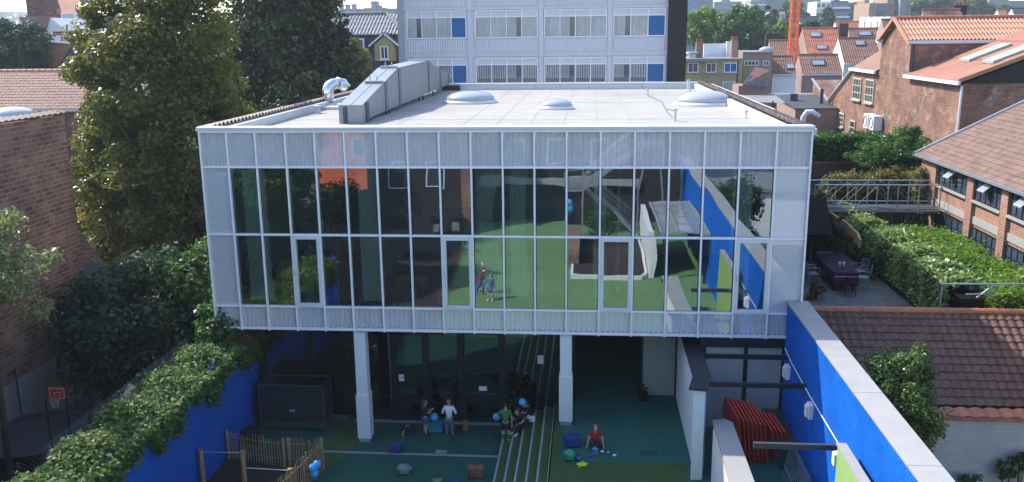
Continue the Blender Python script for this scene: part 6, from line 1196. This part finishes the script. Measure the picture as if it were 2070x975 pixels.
for x in (-.6, 1.7): win_n(rbk, x, x+1.1, 3.6, 5.4, -28.595)
ob = thing('orange_rendered_house', 'orange rendered house standing beyond the dark rear wing', 'house', (-8, -41, 0)); MB().box(-8.5, -3.6, -44, -38, 0, 8).build('wall', plain('orange_render', (.62, .13, .06), .8), ob); MB().box(-8.7, -3.4, -44.2, -37.8, 8.0, 8.3).build('roof', M['flatroof'], ob); win_n(ob, -5.6, -4.6, 4.2, 5.6, -37.995)
hg = thing('fire_stair', 'grey steel fire stair beside the rear brick building', 'stairs', (13, -28, 0))
def flight(xa_, za_, xb_, zb_, y0, y1):
    for y in (y0, y1):
        MB().bar((xa_, y, za_), (xb_, y, zb_), .05, .22).build('stringer', M['steel'], hg); MB().tube([(xa_, y, za_+1), (xb_, y, zb_+1)], .025, 8).build('handrail', M['steel'], hg); MB().tube([(xa_, y, za_+.55), (xb_, y, zb_+.55)], .018, 6).build('mid_rail', M['steel'], hg)
    n = 14
    for k in range(n): u = (k+.5)/n; x = xa_+(xb_-xa_)*u; z = za_+(zb_-za_)*u; MB().box(x-.13, x+.13, y0+.03, y1-.03, z, z+.03).build('tread', M['steel'], hg)
    for u in (.2, .8):
        x = xa_+(xb_-xa_)*u; z = za_+(zb_-za_)*u; MB().box(x-.02, x+.02, y0-.02, y0+.02, z, z+1).build('baluster', M['steel'], hg)
flight(11.6, 3.8, 15.0, 6.5, -28.6, -27.6); flight(15.0, .8, 11.8, 3.5, -29.8, -28.8); MB().box(10.6, 11.6, -29.8, -27.6, 3.7, 3.8).build('landing', M['steel'], hg); MB().box(15.0, 16.4, -29.8, -27.6, 6.4, 6.5).build('landing', M['steel'], hg)
MB().tube([(10.6, -27.6, 4.8), (11.6, -27.6, 4.8)], .025, 8).build('landing_rail', M['steel'], hg)
for x, z in ((10.65, 4.8), (11.6, 4.8), (15.05, 7.5), (16.35, 7.5)):
    MB().box(x-.05, x+.05, -27.65, -27.55, .78, z).build('post', M['steel'], hg)
pl = thing('curved_planter', 'bark filled planter with a pale curved kerb on the green court', 'planter', (13, -20, .8)); MB().prism([(11.05, -17.4), (14.7, -17.5), (15.05, -18.4), (15.05, -27), (11.2, -27)], .78, 1.0).build('kerb', M['white'], pl); MB().prism([(11.2, -17.55), (14.6, -17.65), (14.9, -18.5), (14.9, -26.9), (11.35, -26.9)], 1.001, 1.03).build('bark', M['mulch'], pl); MB().box(10.9, 11.5, -26, -19.5, .8, 1.9).build('low_wall', M['brickR'], pl)
shrub('leafy_bush', 'green bush growing in the bark planter of the green court', (12.6, -24.5, 1), (12.6, -25, 2.0), (.8, .8, 1.0), L_mid, 40, 70, .16, .35)
sp2 = thing('white_ribbed_wall', 'farther white ribbed wall with rounded end on the green court', 'wall', (15.2, -20, .8)); MB().prism([(15.1, -17.8), (15.35, -17.8), (15.4, -25), (15.1, -25)], .8, 3.3).build('wall_body', M['white'], sp2)
cn = thing('glazed_canopy', 'flat glazed canopy with pale battens over the far store yard', 'canopy', (17, -21, 3.3)); MB().box(15.6, 17.95, -25.2, -17, 3.3, 3.36).build('panels', M['palepane'], cn)
for k in range(4): MB().box(15.6+k*.76, 15.66+k*.76, -25.2, -17, 3.361, 3.43).build('batten', M['cement'], cn)
for k in range(5): MB().box(15.6, 17.95, -17.1-k*2, -17.05-k*2, 3.362, 3.41).build('cross_batten', M['cement'], cn)
for x in (15.7, 17.85):
    for y in (-17.1, -25.1): MB().box(x-.05, x+.05, y-.05, y+.05, .8, 3.3).build('post', M['black'], cn)
bi = ['wheeled bin below the dark rear wing, left one', 'wheeled bin below the dark rear wing, right one']
for i, x in enumerate((2.4, 3.6)):
    t = thing('wheeled_bin', bi[i], 'bin', (x, -27.6, .79), 'black wheeled bins'); MB().prism([(x-.35, -28), (x+.35, -28), (x+.3, -27.3), (x-.3, -27.3)], .8, 1.9).build('tub', M['black'], t); MB().box(x-.38, x+.38, -28.05, -27.22, 1.902, 1.98).build('lid', M['black'], t); MB().box(x-.22, x+.22, -27.296, -27.28, 1.1, 1.7).build('label', M['fc_grey'], t)
nb = thing('white_neighbour_house', 'white neighbour house with grey roof beyond the blue wall', 'house', (23, -33, 0)); MB().box(19.6, 28, -38, -28.5, 0, 3.4).build('wall', M['white'], nb); MB().box(19.5, 28.1, -38.1, -28.2, 3.401, 3.6).build('roof', M['flatroof'], nb)
shrub('leafy_bush', 'dark bush between the blue wall and the white neighbour house', (20.2, -22, 0), (20.1, -22, 3.9), (1.2, 1.6, 1.6), L_deep, 60, 80, .2, .5)
picket('picket fence between the mulch and the green court, seen in the glass', (5.4, -10.5), (4.6, -25), .95, 90, 5)
tree('courtyard_tree', 'tall tree beyond the rear mulch bed on the left', (-9, -27, 0), 14, (4, 4, 5), 8.5, L_deep, 160, 90, .4, 1.1, .3, None, .4, 'tree', 0, .8, 8)
tree('courtyard_tree', 'tree in front of the orange rendered house', (-4.6, -31.5, 0), 5, (2.2, 1.6, 1.2), 1.9, L_dark, 70, 90, .3, .7, .2, None, .4, 'tree', 0, .8, 8)
shrub('leafy_bush', 'dense dark hedge beyond the mulch bed behind the viewer', (-6.5, -22, 0), (-6.5, -21, 2.2), (2.6, 6.5, 2.0), L_deep, 120, 80, .3, .8)
balloons(['left balloon over the planter of the green court', 'right balloon over the planter of the green court'], [(10.9, -24, 3.6), (10.95, -24.1, 3.25)], .22)

# ================================================================== HAZE
hz = bpy.data.materials.new('haze'); hz.use_nodes = True; hz.node_tree.nodes.clear()
ho = hz.node_tree.nodes.new('ShaderNodeOutputMaterial'); hv = hz.node_tree.nodes.new('ShaderNodeVolumePrincipled')
hv.inputs['Color'].default_value = (0.80, 0.90, 1.0, 1); hv.inputs['Density'].default_value = 0.00034; hv.inputs['Anisotropy'].default_value = 0.3
hz.node_tree.links.new(hv.outputs[0], ho.inputs['Volume'])
hb = MB().box(-1150, 1700, -80, 1250, -1.5, 70).build('haze', hz); hb['kind'] = 'stuff'; hb['label'] = 'thin pale daylight haze over the whole town'
